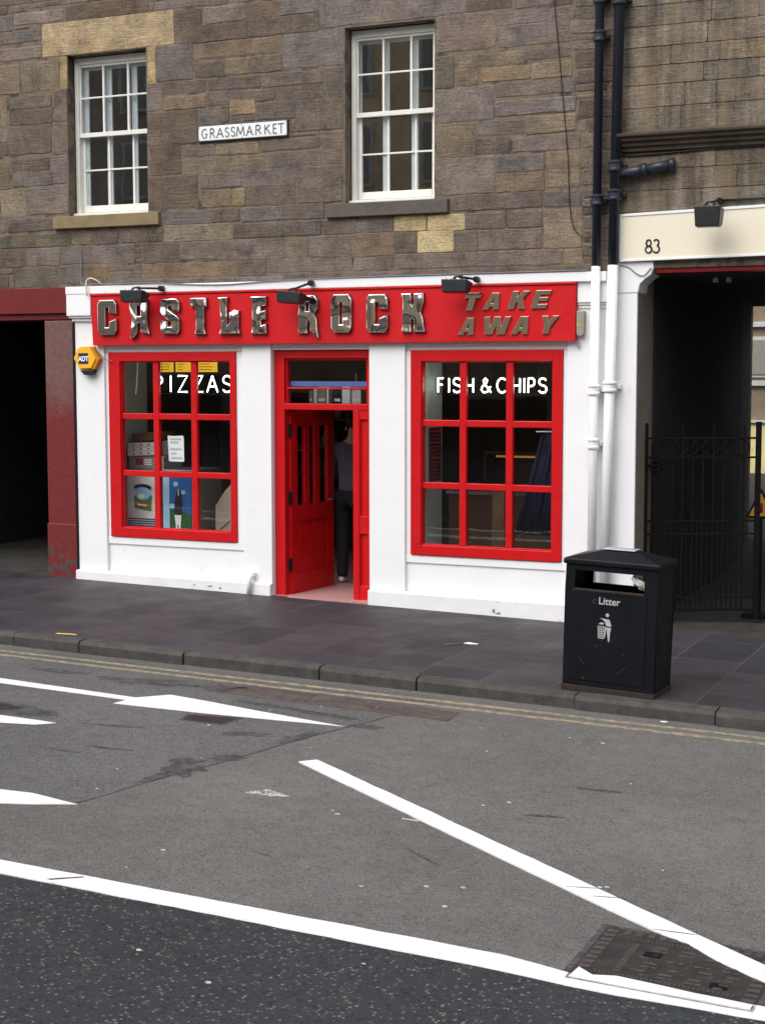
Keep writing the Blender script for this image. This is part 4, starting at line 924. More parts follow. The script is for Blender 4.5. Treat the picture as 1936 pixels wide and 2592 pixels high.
# cream number board on the right
cbd = thing('number_board', 'cream signboard with white frame and black number 83 over the passage', 'signboard', (3.9, -.03, 3.466))
def slab4(mb, x0, z00, x1, z10, h0, h1, y0, y1):
    mb.add([(x0, y0, z00), (x1, y0, z10), (x1, y1, z10), (x0, y1, z00), (x0, y0, z00 + h0), (x1, y0, z10 + h1), (x1, y1, z10 + h1), (x0, y1, z00 + h0)], [(3, 2, 1, 0), (4, 5, 6, 7), (0, 1, 5, 4), (1, 2, 6, 5), (2, 3, 7, 6), (3, 0, 4, 7)])
b = MB(); slab4(b, 3.214, 3.467, 6.0, 3.50, .445, .475, -.048, .01); b.build('panel', 'cream', cbd)
b = MB(); slab4(b, 3.212, 3.464, 6.02, 3.497, .022, .022, -.056, .008); slab4(b, 3.212, 3.888, 6.02, 3.954, .026, .026, -.056, .008); b.box(3.212, 3.235, -.0555, .008, 3.487, 3.888); b.build('frame', 'signwhite', cbd, bev=.003)
b = MB(); b.strokes(GLY['8'], 3.466, 3.532, 3.540, 3.662, -.053, -.046, .014); b.strokes(GLY['3'], 3.546, 3.605, 3.540, 3.662, -.053, -.046, .015); b.strokes([arc(.5, .26, .46, .26, -60, 60, 8), arc(.5, .76, .34, .24, 120, 240, 8)], 3.466, 3.532, 3.540, 3.662, -.0535, -.046, .016); b.build('number', 'black', cbd)

# meter box with warning sticker
jb = thing('junction_box', 'small grey plastic box with warning sticker at the right end of the red sign', 'junction box', (2.835, 0, 2.76))
b = MB(); b.prism([(2.797, 2.80), (2.803, 2.775), (2.82, 2.762), (2.85, 2.762), (2.868, 2.775), (2.876, 2.80), (2.878, 3.005), (2.797, 3.005)], -.065, -.0); b.build('case', 'jgrey', jb, bev=.008)
b = MB(); b.prism([(2.806, 2.862), (2.846, 2.862), (2.826, 2.897)], -.067, -.064); b.build('warning_sticker', 'yellow', jb)
b = MB(); b.prism([(2.8235, 2.868), (2.8285, 2.868), (2.8285, 2.884), (2.8235, 2.884)], -.0685, -.066); b.build('symbol', 'black', jb)
tag(MB().tube([(2.81, -.03, 2.765), (2.806, -.03, 2.72), (2.80, -.028, 2.67), (2.812, -.026, 2.645), (2.824, -.026, 2.66), (2.824, -.026, 2.70)], .005, 6).build('cable_tail', 'cable', smooth=True), 'short grey cable tail hanging under the grey plastic box', 'cable')

# rainwater pipes: black above, painted white below the sign's top
def pipe(x_of, r, y, zt, zc_, zb, joints_b, joints_w, label, loc):
    t = thing('drain_pipe', label, 'drain pipe', loc, 'vertical drain pipes at the right of the shop')
    b = MB(); b.tube([(x_of(zc_), y, zc_), (x_of(zt), y, zt)], r, 20, True); b.build('upper_length', 'pipeblack', t, smooth=True)
    b = MB(); b.tube([(x_of(zb), y, zb), (x_of(zc_ + .003), y, zc_ + .003)], r + .0015, 20); b.build('lower_length', 'pipewhite', t, smooth=True)
    for js, m in ((joints_b, 'pipeblack'), (joints_w, 'pipewhite')):
        for z in js:
            b = MB(); x = x_of(z); q = [(-.055, 1.22), (-.045, 1.42), (-.030, 1.44), (-.018, 1.26), (.018, 1.26), (.03, 1.44), (.042, 1.44), (.055, 1.08)]
            b.tube([(x, y, z + d) for d, _ in q], [r * k_ for _, k_ in q], 20); b.build('socket', m, t)
            b = MB(); b.box(x - r * 1.9, x + r * 1.9, y + r * .8, -.0, z - .02, z + .02); b.build('bracket', m, t, bev=.004)
    return t
pipe(lambda z: 2.9985 + .004 * (z - 3), .042, -.10, 12, 3.422, -.02, [5.58, 5.93, 4.05], [2.245, 1.725], 'left drain pipe of the pair, with three painted sockets', (2.998, -.1, gz(3)))
p2 = pipe(lambda z: 3.163 + .014 * (z - 3), .049, -.105, 12, 3.428, -.02, [5.9, 4.36, 4.09], [2.275], 'thicker right drain pipe of the pair, with a stub branching right', (3.16, -.1, gz(3.1)))
b = MB(); b.tube([(3.19, -.09, 4.285), (3.38, -.07, 4.305), (3.44, -.07, 4.313)], .05, 14); b.tube([(3.43, -.07, 4.312), (3.47, -.07, 4.317), (3.475, -.07, 4.318)], .064, 14); b.tube([(3.47, -.07, 4.317), (3.70, -.055, 4.350)], .05, 14); b.tube([(3.69, -.055, 4.349), (3.74, -.05, 4.356)], .06, 14); b.build('branch', 'pipeblack', p2, smooth=True)

# cables
def cable(pts, r, m, label, n=6): return tag(MB().tube(pts, r, n).build('cable', m, smooth=True), label, 'cable')
def sm(pts, k=5):
    out = []; P = [Vector(p) for p in pts]
    for i in range(len(P) - 1):
        a, b2, c, d = P[max(i - 1, 0)], P[i], P[i + 1], P[min(i + 2, len(P) - 1)]
        for t in range(k):
            u = t / k; out.append(.5 * ((2 * b2) + (c - a) * u + (2 * a - 5 * b2 + 4 * c - d) * u * u + (3 * b2 - a - 3 * c + d) * u ** 3))
    return out + [P[-1]]
cable(sm([(-3.0, -.02, 3.80), (-2.99, -.02, 3.60), (-2.99, -.02, 3.45), (-2.93, -.06, 3.40), (-2.5, -.088, 3.392), (-2.0, -.09, 3.384), (-1.6, -.09, 3.362), (-1.1, -.09, 3.348), (-.5, -.09, 3.372), (.4, -.088, 3.386), (1.2, -.088, 3.390), (2.9, -.088, 3.392)]), .006, 'cable', 'thin grey cable drooping along the white ledge above the red sign')
cable(sm([(-2.86, -.10, 3.26), (-2.868, -.11, 3.35), (-2.866, -.10, 3.43), (-2.82, -.09, 3.458), (-2.76, -.08, 3.44), (-2.70, -.06, 3.40)]), .008, 'cablew', 'looped cream cable curling over the left end of the red sign')
cable(sm([(-2.80, -.05, 2.71), (-2.76, -.05, 2.64), (-2.71, -.03, 2.58), (-2.66, -.02, 2.55), (-2.60, -.02, 2.545)]), .005, 'cable', 'thin grey cable hanging from the alarm box to the left window')
cable(sm([(2.50, -.012, 7.9), (2.52, -.012, 6.2), (2.57, -.012, 5.6), (2.64, -.012, 4.9), (2.68, -.012, 4.5), (2.70, -.012, 4.1), (2.73, -.012, 3.86), (2.80, -.02, 3.74), (2.90, -.03, 3.70), (2.94, -.06, 3.72)]), .0045, 'black', 'thin black cable sagging down the stonework to the drain pipes')
cable(sm([(3.18, -.02, 4.468), (3.5, -.02, 4.462), (4.2, -.02, 4.485), (5.2, -.02, 4.48), (7.0, -.02, 4.485)]), .008, 'black', 'black cable running under the dark cornice')
cable(sm([(3.215, -.02, 3.43), (3.30, -.025, 3.41), (3.38, -.03, 3.35), (3.45, -.03, 3.33), (3.52, -.03, 3.40)]), .005, 'cable', 'thin grey cable looping over the white corbel')
ov = thing('overflow_pipe', 'little white painted overflow pipe at the foot of the white wall', 'pipe', (-.83, -.05, 0))
b = MB(); b.tube([(-.83, -.06, .235), (-.83, -.085, .20), (-.845, -.085, .03)], [.024, .026, .024], 12); b.build('spout', 'pipewhite', ov, smooth=True)
b = MB(); b.box(-.87, -.79, -.075, .0, .205, .262); b.build('elbow', 'pipewhite', ov, bev=.012)

# litter bin ------------------------------------------------------------
lb = thing('litter_bin', 'black steel litter bin with pitched lid and open slot at the kerb', 'litter bin', (4.03, -2.86, gz(4.03)))
bx, by, bz = 4.03, -2.86, gz(4.03)
W, D, H = .372, .215, 1.0
Z = lambda h: bz + h
b = MB()
b.box(bx - W, bx + W, by - D, by - D + .02, Z(.045), Z(.80)); b.box(bx - W, bx + W, by + D - .02, by + D, Z(.045), Z(.80))
b.box(bx - W, bx - W + .02, by - D + .02, by + D - .02, Z(.045), Z(1.0)); b.box(bx + W - .02, bx + W, by - D + .02, by + D - .02, Z(.045), Z(1.0))
for s, e in ((by - D, by - D + .02), (by + D - .02, by + D)):
    b.box(bx - W, bx - W + .075, s, e, Z(.80), Z(1.0)); b.box(bx + W - .105, bx + W, s, e, Z(.80), Z(1.0)); b.box(bx - W + .075, bx + W - .105, s, e, Z(.955), Z(1.0))
b.box(bx - W + .02, bx + W - .02, by - D + .02, by + D - .02, Z(.69), Z(.70))
b.build('body', 'binblack', lb, bev=.004)
b = MB(); b.box(bx - W + .06, bx + W - .08, by - D - .006, by - D, Z(.09), Z(.795)); b.build('door_panel', 'binblack', lb, bev=.003)
b = MB(); b.box(bx - W + .07, bx + W - .1, by - D - .012, by - D + .03, Z(.796), Z(.812)); b.build('slot_lip', 'rust', lb, bev=.003)
b = MB(); b.box(bx - W - .008, bx + W + .008, by - D - .008, by + D + .008, Z(-.005), Z(.045)); b.build('base_rim', 'rust', lb, bev=.006)
b = MB(); o_ = .02; x0, x1, y0, y1 = bx - W - o_, bx + W + o_, by - D - o_, by + D + o_
b.add([(x0, y0, Z(1.001)), (x1, y0, Z(1.001)), (x1, y1, Z(1.001)), (x0, y1, Z(1.001)), (x0, y0, Z(1.045)), (x1, y0, Z(1.045)), (x1, y1, Z(1.045)), (x0, y1, Z(1.045)), (bx - .09, by - .03, Z(1.115)), (bx + .09, by - .03, Z(1.115)), (bx + .09, by + .05, Z(1.115)), (bx - .09, by + .05, Z(1.115))],
      [(3, 2, 1, 0), (0, 1, 5, 4), (1, 2, 6, 5), (2, 3, 7, 6), (3, 0, 4, 7), (4, 5, 9, 8), (5, 6, 10, 9), (6, 7, 11, 10), (7, 4, 8, 11), (8, 9, 10, 11)])
ld = b.build('lid', 'binblack', lb, bev=.012, seg=3)
b = MB(); b.box(bx - .13, bx + .13, by - .06, by + .08, Z(1.113), Z(1.121)); b.build('stub_plate', 'silver', lb, bev=.002)
fy = by - D - .0075
tx = text_mesh('Litter', bx - .095, Z(.705), .078, fy, .002, .0012); tx.build('lettering', 'greylet', lb)
tx = text_mesh('c', bx - .145, Z(.705), .078, fy, .002, .001); tx.build('faded_letter', 'ghost', lb)
sy = MB(); ox, oz, s_ = bx - .105, Z(.415), .112
def sp_(pts): sy.prism([(ox + a * s_, oz + c * s_) for a, c in pts], fy - .001, fy + .001)
sp_(arc(.78, 1.86, .13, .13, 0, 340, 14))
sp_([(.25, 1.62), (.95, 1.55), (1.1, 1.1), (.98, 1.08), (.72, 1.12), (.62, 1.38), (.5, 1.5)])
sp_([(.74, 1.0), (1.08, 1.0), (1.02, .62), (.98, 0), (.90, 0)])
sp_([(.66, 1.0), (.73, 1.0), (.72, .72), (.66, .28), (.60, .28)])
for q in range(5):
    t0 = q / 4; sp_([(.0 + .1 + t0 * .52, 1.05), (.05 + .1 + t0 * .52, 1.05), (.05 + .16 + t0 * .40, .18), (.16 + t0 * .40, .18)])
for q in range(6):
    zz = .18 + q * .165; i_ = .06 * (1 - q / 5); sp_([(.1 + i_, zz), (.67 - i_, zz), (.67 - i_, zz + .06), (.1 + i_, zz + .06)])
sp_([(.18, 1.18), (.5, 1.18), (.56, 1.3), (.3, 1.32), (.2, 1.24)])
sy.build('tidy_symbol', 'greylet', lb)
sx_ = MB()
for a, c, e, g_ in ((-.24, .27, -.19, .215), (.06, .16, .14, .23)): sx_.prism([(bx + a, Z(c)), (bx + a + .006, Z(c)), (bx + e + .006, Z(g_)), (bx + e, Z(g_))], fy - .0005, fy + .001)
for q in range(9):
    u = random.uniform(-.30, .28); v = random.uniform(.08, .62); sx_.prism([(bx + u, Z(v)), (bx + u + random.uniform(.004, .03), Z(v + .003)), (bx + u + .01, Z(v + random.uniform(.006, .03)))], fy - .0005, fy + .001)
sx_.build('scratch', 'ghost', lb)
lb.rotation_euler = (0, R(1.6), R(-3.3))
# wrapper jammed in the slot
cw = thing('crumpled_wrapper', 'crumpled clear plastic wrapper caught in the slot of the litter bin', 'wrapper', (4.27, -3.02, .76))
bmw = bmesh.new(); bmesh.ops.create_icosphere(bmw, subdivisions=3, radius=1)
for v in bmw.verts:
    r = 1 + random.uniform(-.22, .22); v.co = Vector((v.co.x * .085 * r, v.co.y * .05 * r, v.co.z * .032 * r)); v.co = Matrix.Rotation(R(38), 3, 'Y') @ v.co
wm = MB(); wm.add([v.co + Vector((4.27, -3.03, .79)) for v in bmw.verts], [[v.index for v in f.verts] for f in bmw.faces]); bmw.free()
wm.build('film', 'plastic', cw)

# gate ------------------------------------------------------------------
ga = thing('iron_gate', 'black wrought iron gate with ring frieze standing ajar in the right passage', 'gate', (3.39, .37, gz(3.39)))
gx, gy, gq = 3.39, .37, gz(3.39); GWD = 1.12
def gb_(mb, x0, x1, z0, z1, t=.012): mb.box(gx + x0, gx + x1, gy - t, gy + t, gq + z0, gq + z1)
b = MB(); gb_(b, -.02, .02, .02, 1.98, .02); gb_(b, GWD - .025, GWD + .025, .02, 1.99, .022); gb_(b, .075, .11, .02, 1.68, .016); b.build('stile', 'iron', ga, bev=.003)
for z in (.12, .25, .88, 1.01, 1.64, 1.83):
    b = MB(); gb_(b, .02, GWD - .025, z - .010, z + .010, .014); b.build('rail', 'iron', ga)
n_b = 9
for i in range(1, n_b + 1):
    u = .06 + i * (GWD - .1) / (n_b + 1); b = MB(); gb_(b, u - .008, u + .008, .10, 1.965 if i % 3 == 0 else 1.64, .008); b.build('bar', 'iron', ga)
    if i <= n_b:
        v = MB(); c_ = Vector((gx + u - .03, gy, gq + 1.735)); v.tube([c_ + Vector((.078 * math.cos(R(a)), 0, .078 * math.sin(R(a)))) for a in range(0, 361, 18)], .008, 6); v.build('ring', 'iron', ga, smooth=True)
for i in range(1, n_b):
    u = .11 + i * (GWD - .1) / (n_b + 1); b = MB(); gb_(b, u - .006, u + .006, .10, 1.0, .006); b.build('short_bar', 'iron', ga)
b = MB(); c_ = Vector((gx + .09, gy - .03, gq + 1.56)); b.tube([c_ + Vector((.05 * math.cos(R(a)), 0, .05 * math.sin(R(a)))) for a in range(0, 361, 24)], .012, 6); b.tube([(gx, gy - .02, gq + 1.56), (gx + .16, gy - .02, gq + 1.56)], .013, 6); b.build('latch', 'iron', ga, smooth=True)
ga.rotation_euler = (0, 0, R(26.5))
hsn = thing('warning_sign', 'yellow and red warning triangle on a black post behind the iron gate', 'warning sign', (4.33, 1.25, .98))
b = MB(); b.prism([(4.20, .93), (4.52, .93), (4.36, 1.24)], 1.24, 1.25); b.build('board', 'iron', hsn, bev=.004)
b = MB(); b.prism([(4.24, .955), (4.48, .955), (4.36, 1.19)], 1.234, 1.239); b.build('face', 'amber', hsn)
b = MB(); b.prism([(4.34, .99), (4.38, .99), (4.375, 1.08), (4.36, 1.10)], 1.230, 1.233); b.build('symbol', 'darkred', hsn)
b = MB(); b.tube([(4.36, 1.262, gz(4.36)), (4.36, 1.262, 1.2)], .014, 8); b.build('post', 'iron', hsn)
b = MB(); b.box(4.20, 4.52, 1.12, 1.40, gz(4.36) - .01, gz(4.36) + .05); b.build('foot', 'iron', hsn, bev=.01)

# scraps on the pavement
def scrap(cx, cy, rx, ry, zf, m, label, a=0):
    o = MB().sheet(blob(cx, cy, rx, ry, 14, .4, a), lambda x: zf(x) + .006, .003).build('paper_scrap', m); tag(o, label, 'litter')
scrap(4.53, -3.31, .022, .02, lambda x: rz(x, 1), 'paper', 'tiny white scrap in the gutter beside the litter bin')
scrap(-1.12, -3.0, .12, .03, gz, M('yellowed_card', lin(200, 172, 110), .8, .2, 20, 0), 'flattened yellowed scrap on the kerb at the left', .1)
scrap(2.32, -1.6, .055, .045, gz, 'paper', 'small torn white paper scrap lying on the pavement')
scrap(2.17, -1.72, .10, .018, gz, 'kerbtop', 'grey smear of trodden paper beside the torn white scrap', .9)

# ================================================================== inside the shop
def tubesign(word_cells, z0, z1, y, label, nm, r=.0078):
    t = thing(nm, label, 'neon sign', ((word_cells[0][1] + word_cells[-1][2]) / 2, y, z0))
    for ch, a, bb in word_cells:
        b = MB()
        for ln in GLY[ch]: b.tube([(a + (bb - a) * p, y, z0 + (z1 - z0) * q) for p, q in ln], r, 8)
        b.build('letter', 'neon', t, smooth=True)
    c0, c1 = word_cells[0][1], word_cells[-1][2]
    b = MB()
    for z in (z0 - .02, z1 + .02): b.box(c0, c1, y + .03, y + .036, z - .003, z + .003)
    for x in (c0 + .1, c1 - .1): b.tube([(x, y + .033, z1), (x, y + .033, 2.74)], .003, 6)
    b.build('hanging_frame', 'black', t)
tubesign([('P', -2.24, -2.10), ('I', -2.05, -1.96), ('Z', -1.908, -1.79), ('Z', -1.70, -1.592), ('A', -1.535, -1.402), ('S', -1.34, -1.225)], 2.196, 2.374, .25, 'glowing white neon sign reading PIZZAS in the left window', 'neon_sign')
tubesign([('F', 1.218, 1.285), ('I', 1.32, 1.37), ('S', 1.388, 1.48), ('H', 1.515, 1.625), ('&', 1.695, 1.806), ('C', 1.868, 1.972), ('H', 2.03, 2.125), ('I', 2.138, 2.188), ('P', 2.198, 2.282), ('S', 2.312, 2.402)], 2.208, 2.352, .25, 'glowing white neon sign reading FISH and CHIPS in the right window', 'neon_sign')

mb_ = thing('menu_board', 'yellow lit menu panels high behind the left window', 'menu board', (-2.1, 1.2, 2.4))
b = MB(); b.box(-2.80, -1.40, 1.20, 1.25, 2.405, 2.60); b.build('case', 'indark', mb_)
for a, c in ((-2.78, -2.56), (-2.53, -2.32), (-2.235, -1.96)): b = MB().box(a, c, 1.193, 1.199, 2.415, 2.59); b.build('lit_panel', 'menuglow', mb_)
b = MB()
for a, c in ((-2.75, -2.6), (-2.50, -2.38), (-2.2, -2.02)):
    for q in range(4): b.box(a, c - random.uniform(0, .06), 1.190, 1.192, 2.44 + q * .032, 2.448 + q * .032)
b.build('print', 'cardred', mb_)
b = MB(); b.tube(sm([(-2.49, .34, 2.74), (-2.50, .34, 2.5), (-2.515, .34, 2.3), (-2.53, .34, 2.16)]), .007, 6)  # upright reflection in the glass, built as a pale solid strand
tag(b.build('reflection_line', 'paper', smooth=True), 'pale upright line standing in for a reflection in the top left pane of the left window', 'reflection')

# chest freezers carrying posters, cartons on top
def chest(x0, x1, y0, y1, z1, lab):
    t = thing('display_freezer', lab, 'freezer', ((x0 + x1) / 2, (y0 + y1) / 2, .012))
    MB().box(x0, x1, y0, y1, .012, z1).build('cabinet', 'jgrey', t, bev=.01)
    MB().box(x0 - .01, x1 + .01, y0 - .012, y1, z1 + .001, z1 + .05).build('lid', 'steel', t, bev=.006); return t
c1 = chest(-2.70, -2.235, .38, 1.0, 1.26, 'chest freezer with white poster behind the lower left panes')
b = MB(); b.box(-2.69, -2.245, .366, .378, .56, 1.225); ps = b.build('poster', 'card', c1)
b = MB(); b.prism([(-2.585, .86), (-2.36, .83), (-2.35, 1.0), (-2.40, 1.03), (-2.55, 1.04), (-2.59, .98)], .360, .365); b.build('meadow', 'green', ps)
b = MB(); b.prism(arc(-2.47, 1.04, .105, .085, 0, 360, 18), .357, .3595); b.build('sky_patch', 'pale_blue', ps)
b = MB(); b.prism(arc(-2.47, 1.09, .125, .05, 15, 165, 12) + arc(-2.47, 1.06, .10, .045, 160, 20, 12), .354, .3565); b.build('banner', 'navy', ps)
b = MB(); b.prism([(-2.55, .885), (-2.40, .872), (-2.397, .915), (-2.547, .928)], .354, .3565); b.build('label_strip', 'red', ps)
b = MB(); b.prism([(-2.535, .897), (-2.415, .886), (-2.413, .900), (-2.533, .912)], .352, .3535); b.build('label_text', 'paper', ps)
b = MB(); b.prism(arc(-2.49, 1.0, .05, .03, 0, 360, 12), .3545, .3565); b.build('cloud', 'paper', ps)
b = MB()
for q in range(6): b.box(-2.68, -2.255, .3625, .3655, .60 + q * .026, .614 + q * .026)
b.build('small_print', 'navy', ps)
c2 = chest(-2.215, -1.80, .38, 1.0, 1.262, 'chest freezer with blue meadow poster behind the lower middle pane')
b = MB(); b.box(-2.11, -1.83, .366, .378, .56, 1.235); ps = b.build('poster', 'sky_blue', c2)
b = MB(); b.prism([(-2.11, .565), (-1.83, .565), (-1.83, .80), (-1.93, .845), (-2.02, .83), (-2.11, .88)], .361, .3655); b.build('meadow', 'dkgreen', ps)
b = MB(); b.prism(arc(-2.03, 1.15, .03, .03, 0, 360, 12), .361, .3655); b.prism(arc(-1.93, 1.06, .03, .025, 0, 360, 12), .361, .3655); b.prism(arc(-2.08, .9, .035, .03, 0, 360, 12), .3595, .3605); b.build('cloud', 'pale_blue', ps)
b = MB(); b.prism([(-2.045, .79), (-1.955, .79), (-1.945, .95), (-1.965, 1.06), (-1.99, 1.10), (-2.015, 1.05), (-2.045, .95)], .357, .3605); b.build('dark_animal', 'black', ps)
b = MB(); b.prism([(-2.045, .80), (-1.955, .80), (-1.965, .68), (-1.975, .60), (-1.99, .60), (-1.992, .69), (-2.008, .69), (-2.01, .6), (-2.03, .6), (-2.03, .70)], .354, .3565); b.prism([(-1.997, 1.02), (-1.988, 1.02), (-1.985, 1.09), (-1.994, 1.10)], .354, .3565); b.build('white_patch', 'paper', ps)
MB().box(-2.205, -2.12, .37, .379, .56, 1.235).build('pale_edge', 'pale_blue', c2)
def carton(x0, x1, y0, y1, z0, z1, lab, rot=0, name='pizza_carton', m='card', marks=True):
    t = thing(name, lab, 'carton', ((x0 + x1) / 2, (y0 + y1) / 2, z0), 'cartons stacked on the freezer')
    MB().box(x0, x1, y0, y1, z0, z1).build('box', m, t, bev=.004)
    if marks:
        b = MB()
        for q in range(3):
            xx = x0 + (x1 - x0) * (.22 + .27 * q); b.prism(arc(xx, (z0 + z1) / 2, .012, .010, 0, 360, 8), y0 - .002, y0 - .0004)
        b.build('print', 'black', t)
    t.rotation_euler = (0, R(rot[0]) if rot else 0, R(rot[1]) if rot else 0)
Y0 = .42
carton(-2.69, -2.22, Y0, Y0 + .4, 1.312, 1.452, 'large grey printed carton, bottom of the stack on the left freezer', 0, 'grey_carton', 'jgrey', False)
b = MB(); b.box(-2.60, -2.50, Y0 - .003, Y0 - .0005, 1.35, 1.43); o = b.build('carton_print', 'cardred', bpy.data.objects['grey_carton'])
b = MB()
for q in range(3): b.box(-2.48, -2.38, Y0 - .003, Y0 - .0005, 1.355 + q * .026, 1.370 + q * .026)
b.build('carton_text', 'paper', bpy.data.objects['grey_carton'])
for q in range(3):
    carton(-2.70, -2.34, Y0 - .02 + .004 * q, Y0 + .34, 1.462 + q * .050, 1.508 + q * .050, ['lowest', 'middle', 'topmost'][q] + ' white pizza carton of the tilted stack in the left window', (-3, 4))
carton(-2.66, -2.30, Y0 + .03, Y0 + .36, 1.63, 1.72, 'brown carton lying on top of the white pizza cartons', (-3, 2), 'brown_carton', 'wood', False)
carton(-2.30, -2.19, Y0 + .1, Y0 + .4, 1.462, 1.63, 'grey carton behind the handwritten notice', 0, 'grey_carton', 'steel', False)
nt_ = thing('handwritten_notice', 'handwritten white paper notice stuck inside the left window', 'notice', (-1.862, .112, 1.57))
b = MB(); b.prism([(-1.968, 1.712), (-1.90, 1.708), (-1.775, 1.714), (-1.760, 1.70), (-1.757, 1.432), (-1.768, 1.424), (-1.945, 1.426), (-1.956, 1.436)], .110, .113); b.build('sheet', 'paper', nt_, bev=0)
b = MB()
for (a, c, z) in ((-1.93, -1.80, 1.672), (-1.93, -1.83, 1.635), (-1.93, -1.82, 1.56), (-1.92, -1.86, 1.512), (-1.92, -1.81, 1.462)):
    x = a
    while x < c: b.strokes([[(0, 0), (.3, 1), (.5, .1), (.8, .9), (1, 0)]], x, x + .028, z - .010, z + .014, .1075, .1095, .0035); x += .036
b.build('handwriting', 'pencil', nt_)
bb_ = thing('angled_board', 'beige board with a slanted corner standing behind the lower right pane of the left window', 'board', (-1.55, .6, .02))
b = MB(); b.prism([(-1.665, .02), (-1.20, .02), (-1.20, 1.2), (-1.44, 1.16), (-1.53, 1.07), (-1.652, .90)], .60, .62); b.build('panel', 'beigepanel', bb_, bev=.003)
b = MB(); b.tube([(-1.60, .596, .62), (-1.46, .596, .74)], .004, 6); b.build('wire', 'black', bb_)

sh = thing('wall_shelves', 'dim shelves of goods at the back of the shop behind the left window', 'shelves', (-1.8, 3.2, .02))
b = MB()
for z in (1.1, 1.45, 1.8, 2.1): b.box(-2.9, -1.0, 2.9, 3.3, z, z + .025)
b.build('shelf', 'wood', sh)
b = MB(); b.box(-2.94, -2.91, 2.9, 3.3, .02, 2.4); b.box(-.99, -.96, 2.9, 3.3, .02, 2.4); b.build('upright', 'steel', sh)
for z in (1.125, 1.475, 1.825):
    x = -2.85
    while x < -1.1:
        wd = random.uniform(.07, .14); hh = random.uniform(.12, .24); r = wd / 2
        q = thing('drink_bottle' if random.random() < .5 else 'food_tin', '', 'bottle', (x + r, 3.05, z)); nmq = q.name.split('.')[0]
        q['label'] = 'bottle standing on the dim back shelves' if nmq == 'drink_bottle' else 'tin standing on the dim back shelves'; q['category'] = 'bottle' if nmq == 'drink_bottle' else 'tin'; q['group'] = 'goods on the back shelves'
        pr = [(0, r * .9), (.01, r), (hh * .6, r), (hh * .75, r * .45), (hh, r * .4)] if nmq == 'drink_bottle' else [(0, r), (hh * .7, r)]
        b = MB(); b.tube([(x + r, 3.05, z + d) for d, _ in pr], [k_ for _, k_ in pr], 10); b.build('body', random.choice(['cardred', 'jgrey', 'sky_blue', 'wood', 'amber', 'dkgreen']), q, smooth=True)
        if nmq == 'drink_bottle':
            b = MB(); b.tube([(x + r, 3.05, z + hh), (x + r, 3.05, z + hh + .02)], r * .42, 10); b.build('cap', 'red', q)
        x += wd + random.uniform(.02, .07)

ct = thing('serving_counter', 'steel serving counter with a warm lit heated cabinet behind the right window', 'counter', (1.6, 2.4, .02))
MB().box(.6, 2.7, 2.1, 2.8, .012, 1.0).build('base', 'wood', ct, bev=.006)
MB().box(.58, 2.72, 2.06, 2.82, 1.001, 1.04).build('top', 'steel', ct, bev=.004)
b = MB(); b.box(.9, 2.4, 2.45, 2.8, 1.45, 1.49); b.box(.9, .93, 2.45, 2.8, 1.04, 1.45); b.box(2.37, 2.4, 2.45, 2.8, 1.04, 1.45); b.box(.93, 2.37, 2.77, 2.8, 1.04, 1.45); b.build('heated_cabinet', 'wood', ct, bev=.004)
b = MB(); b.tube([(1.0, 2.6, 1.42), (2.3, 2.6, 1.42)], .012, 8); b.build('heat_lamp', 'warmglow', ct)
b = MB()
for i in range(14):
    c_ = Vector((1.05 + i * .09, 2.55 + random.uniform(-.04, .06), 1.065)); b.tube([c_ + Vector((-.05, 0, 0)), c_ + Vector((-.02, .0, .02)), c_ + Vector((.03, 0, .02)), c_ + Vector((.06, 0, 0))], [.008, .022, .02, .006], 8)
b.build('fried_food', 'amber', ct, smooth=True)
mn = thing('wall_menu', 'dark red printed menu poster at the left edge inside the right window', 'menu poster', (1.16, .45, 1.55))
b = MB(); b.box(1.147, 1.152, .20, .52, 1.28, 1.84); b.build('sheet', M('dark_menu', lin(60, 26, 32), .5, .1, 9, 0), mn)
b = MB()
for q in range(13):
    if q in (0, 3, 7): b.box(1.1525, 1.154, .22, .50, 1.79 - q * .04, 1.812 - q * .04)
    else: b.box(1.1525, 1.154, .22, .50 - random.uniform(0, .12), 1.795 - q * .04, 1.806 - q * .04)
b.build('print', 'cardred', mn)
bc = thing('blue_drape', 'dark blue cloth hanging at the right inside the right window', 'cloth', (2.3, .85, 1.4))
b = MB(); pts = [(2.16, 1.76), (2.62, 1.80), (2.62, .60), (1.95, .60), (1.87, .97), (2.02, 1.10), (2.11, 1.28)]
k = 12
for i in range(k):
    u0, u1 = i / k, (i + 1) / k
    f_ = lambda u: (2.16 + .46 * u, 1.76 + .02 * u, 1.87 + .75 * u, .80 + .03 * math.sin(u * 22))
    a0, a1 = f_(u0), f_(u1)
    b.add([(a0[2], a0[3], .7), (a1[2], a1[3], .7), (a1[0], a1[3], a1[1]), (a0[0], a0[3], a0[1]), (a0[2], a0[3] + .01, .7), (a1[2], a1[3] + .01, .7), (a1[0], a1[3] + .01, a1[1]), (a0[0], a0[3] + .01, a0[1])], [(0, 1, 2, 3), (7, 6, 5, 4), (0, 4, 5, 1), (2, 6, 7, 3), (1, 5, 6, 2), (0, 3, 7, 4)])
b.build('fold', 'blue', bc, smooth=True)
b = MB(); b.tube([(2.1, .82, 1.79), (2.66, .82, 1.80)], .012, 8); b.build('rail', 'steel', bc)
po = thing('wooden_post', 'plain brown post standing inside behind the lower middle pane of the right window', 'post', (1.68, .9, .012))
b = MB(); b.box(1.60, 1.74, .85, .99, .013, 1.16); b.build('shaft', 'wood', po, bev=.005); b = MB(); b.box(1.585, 1.755, .835, 1.005, 1.161, 1.19); b.build('cap', 'wood', po, bev=.004)

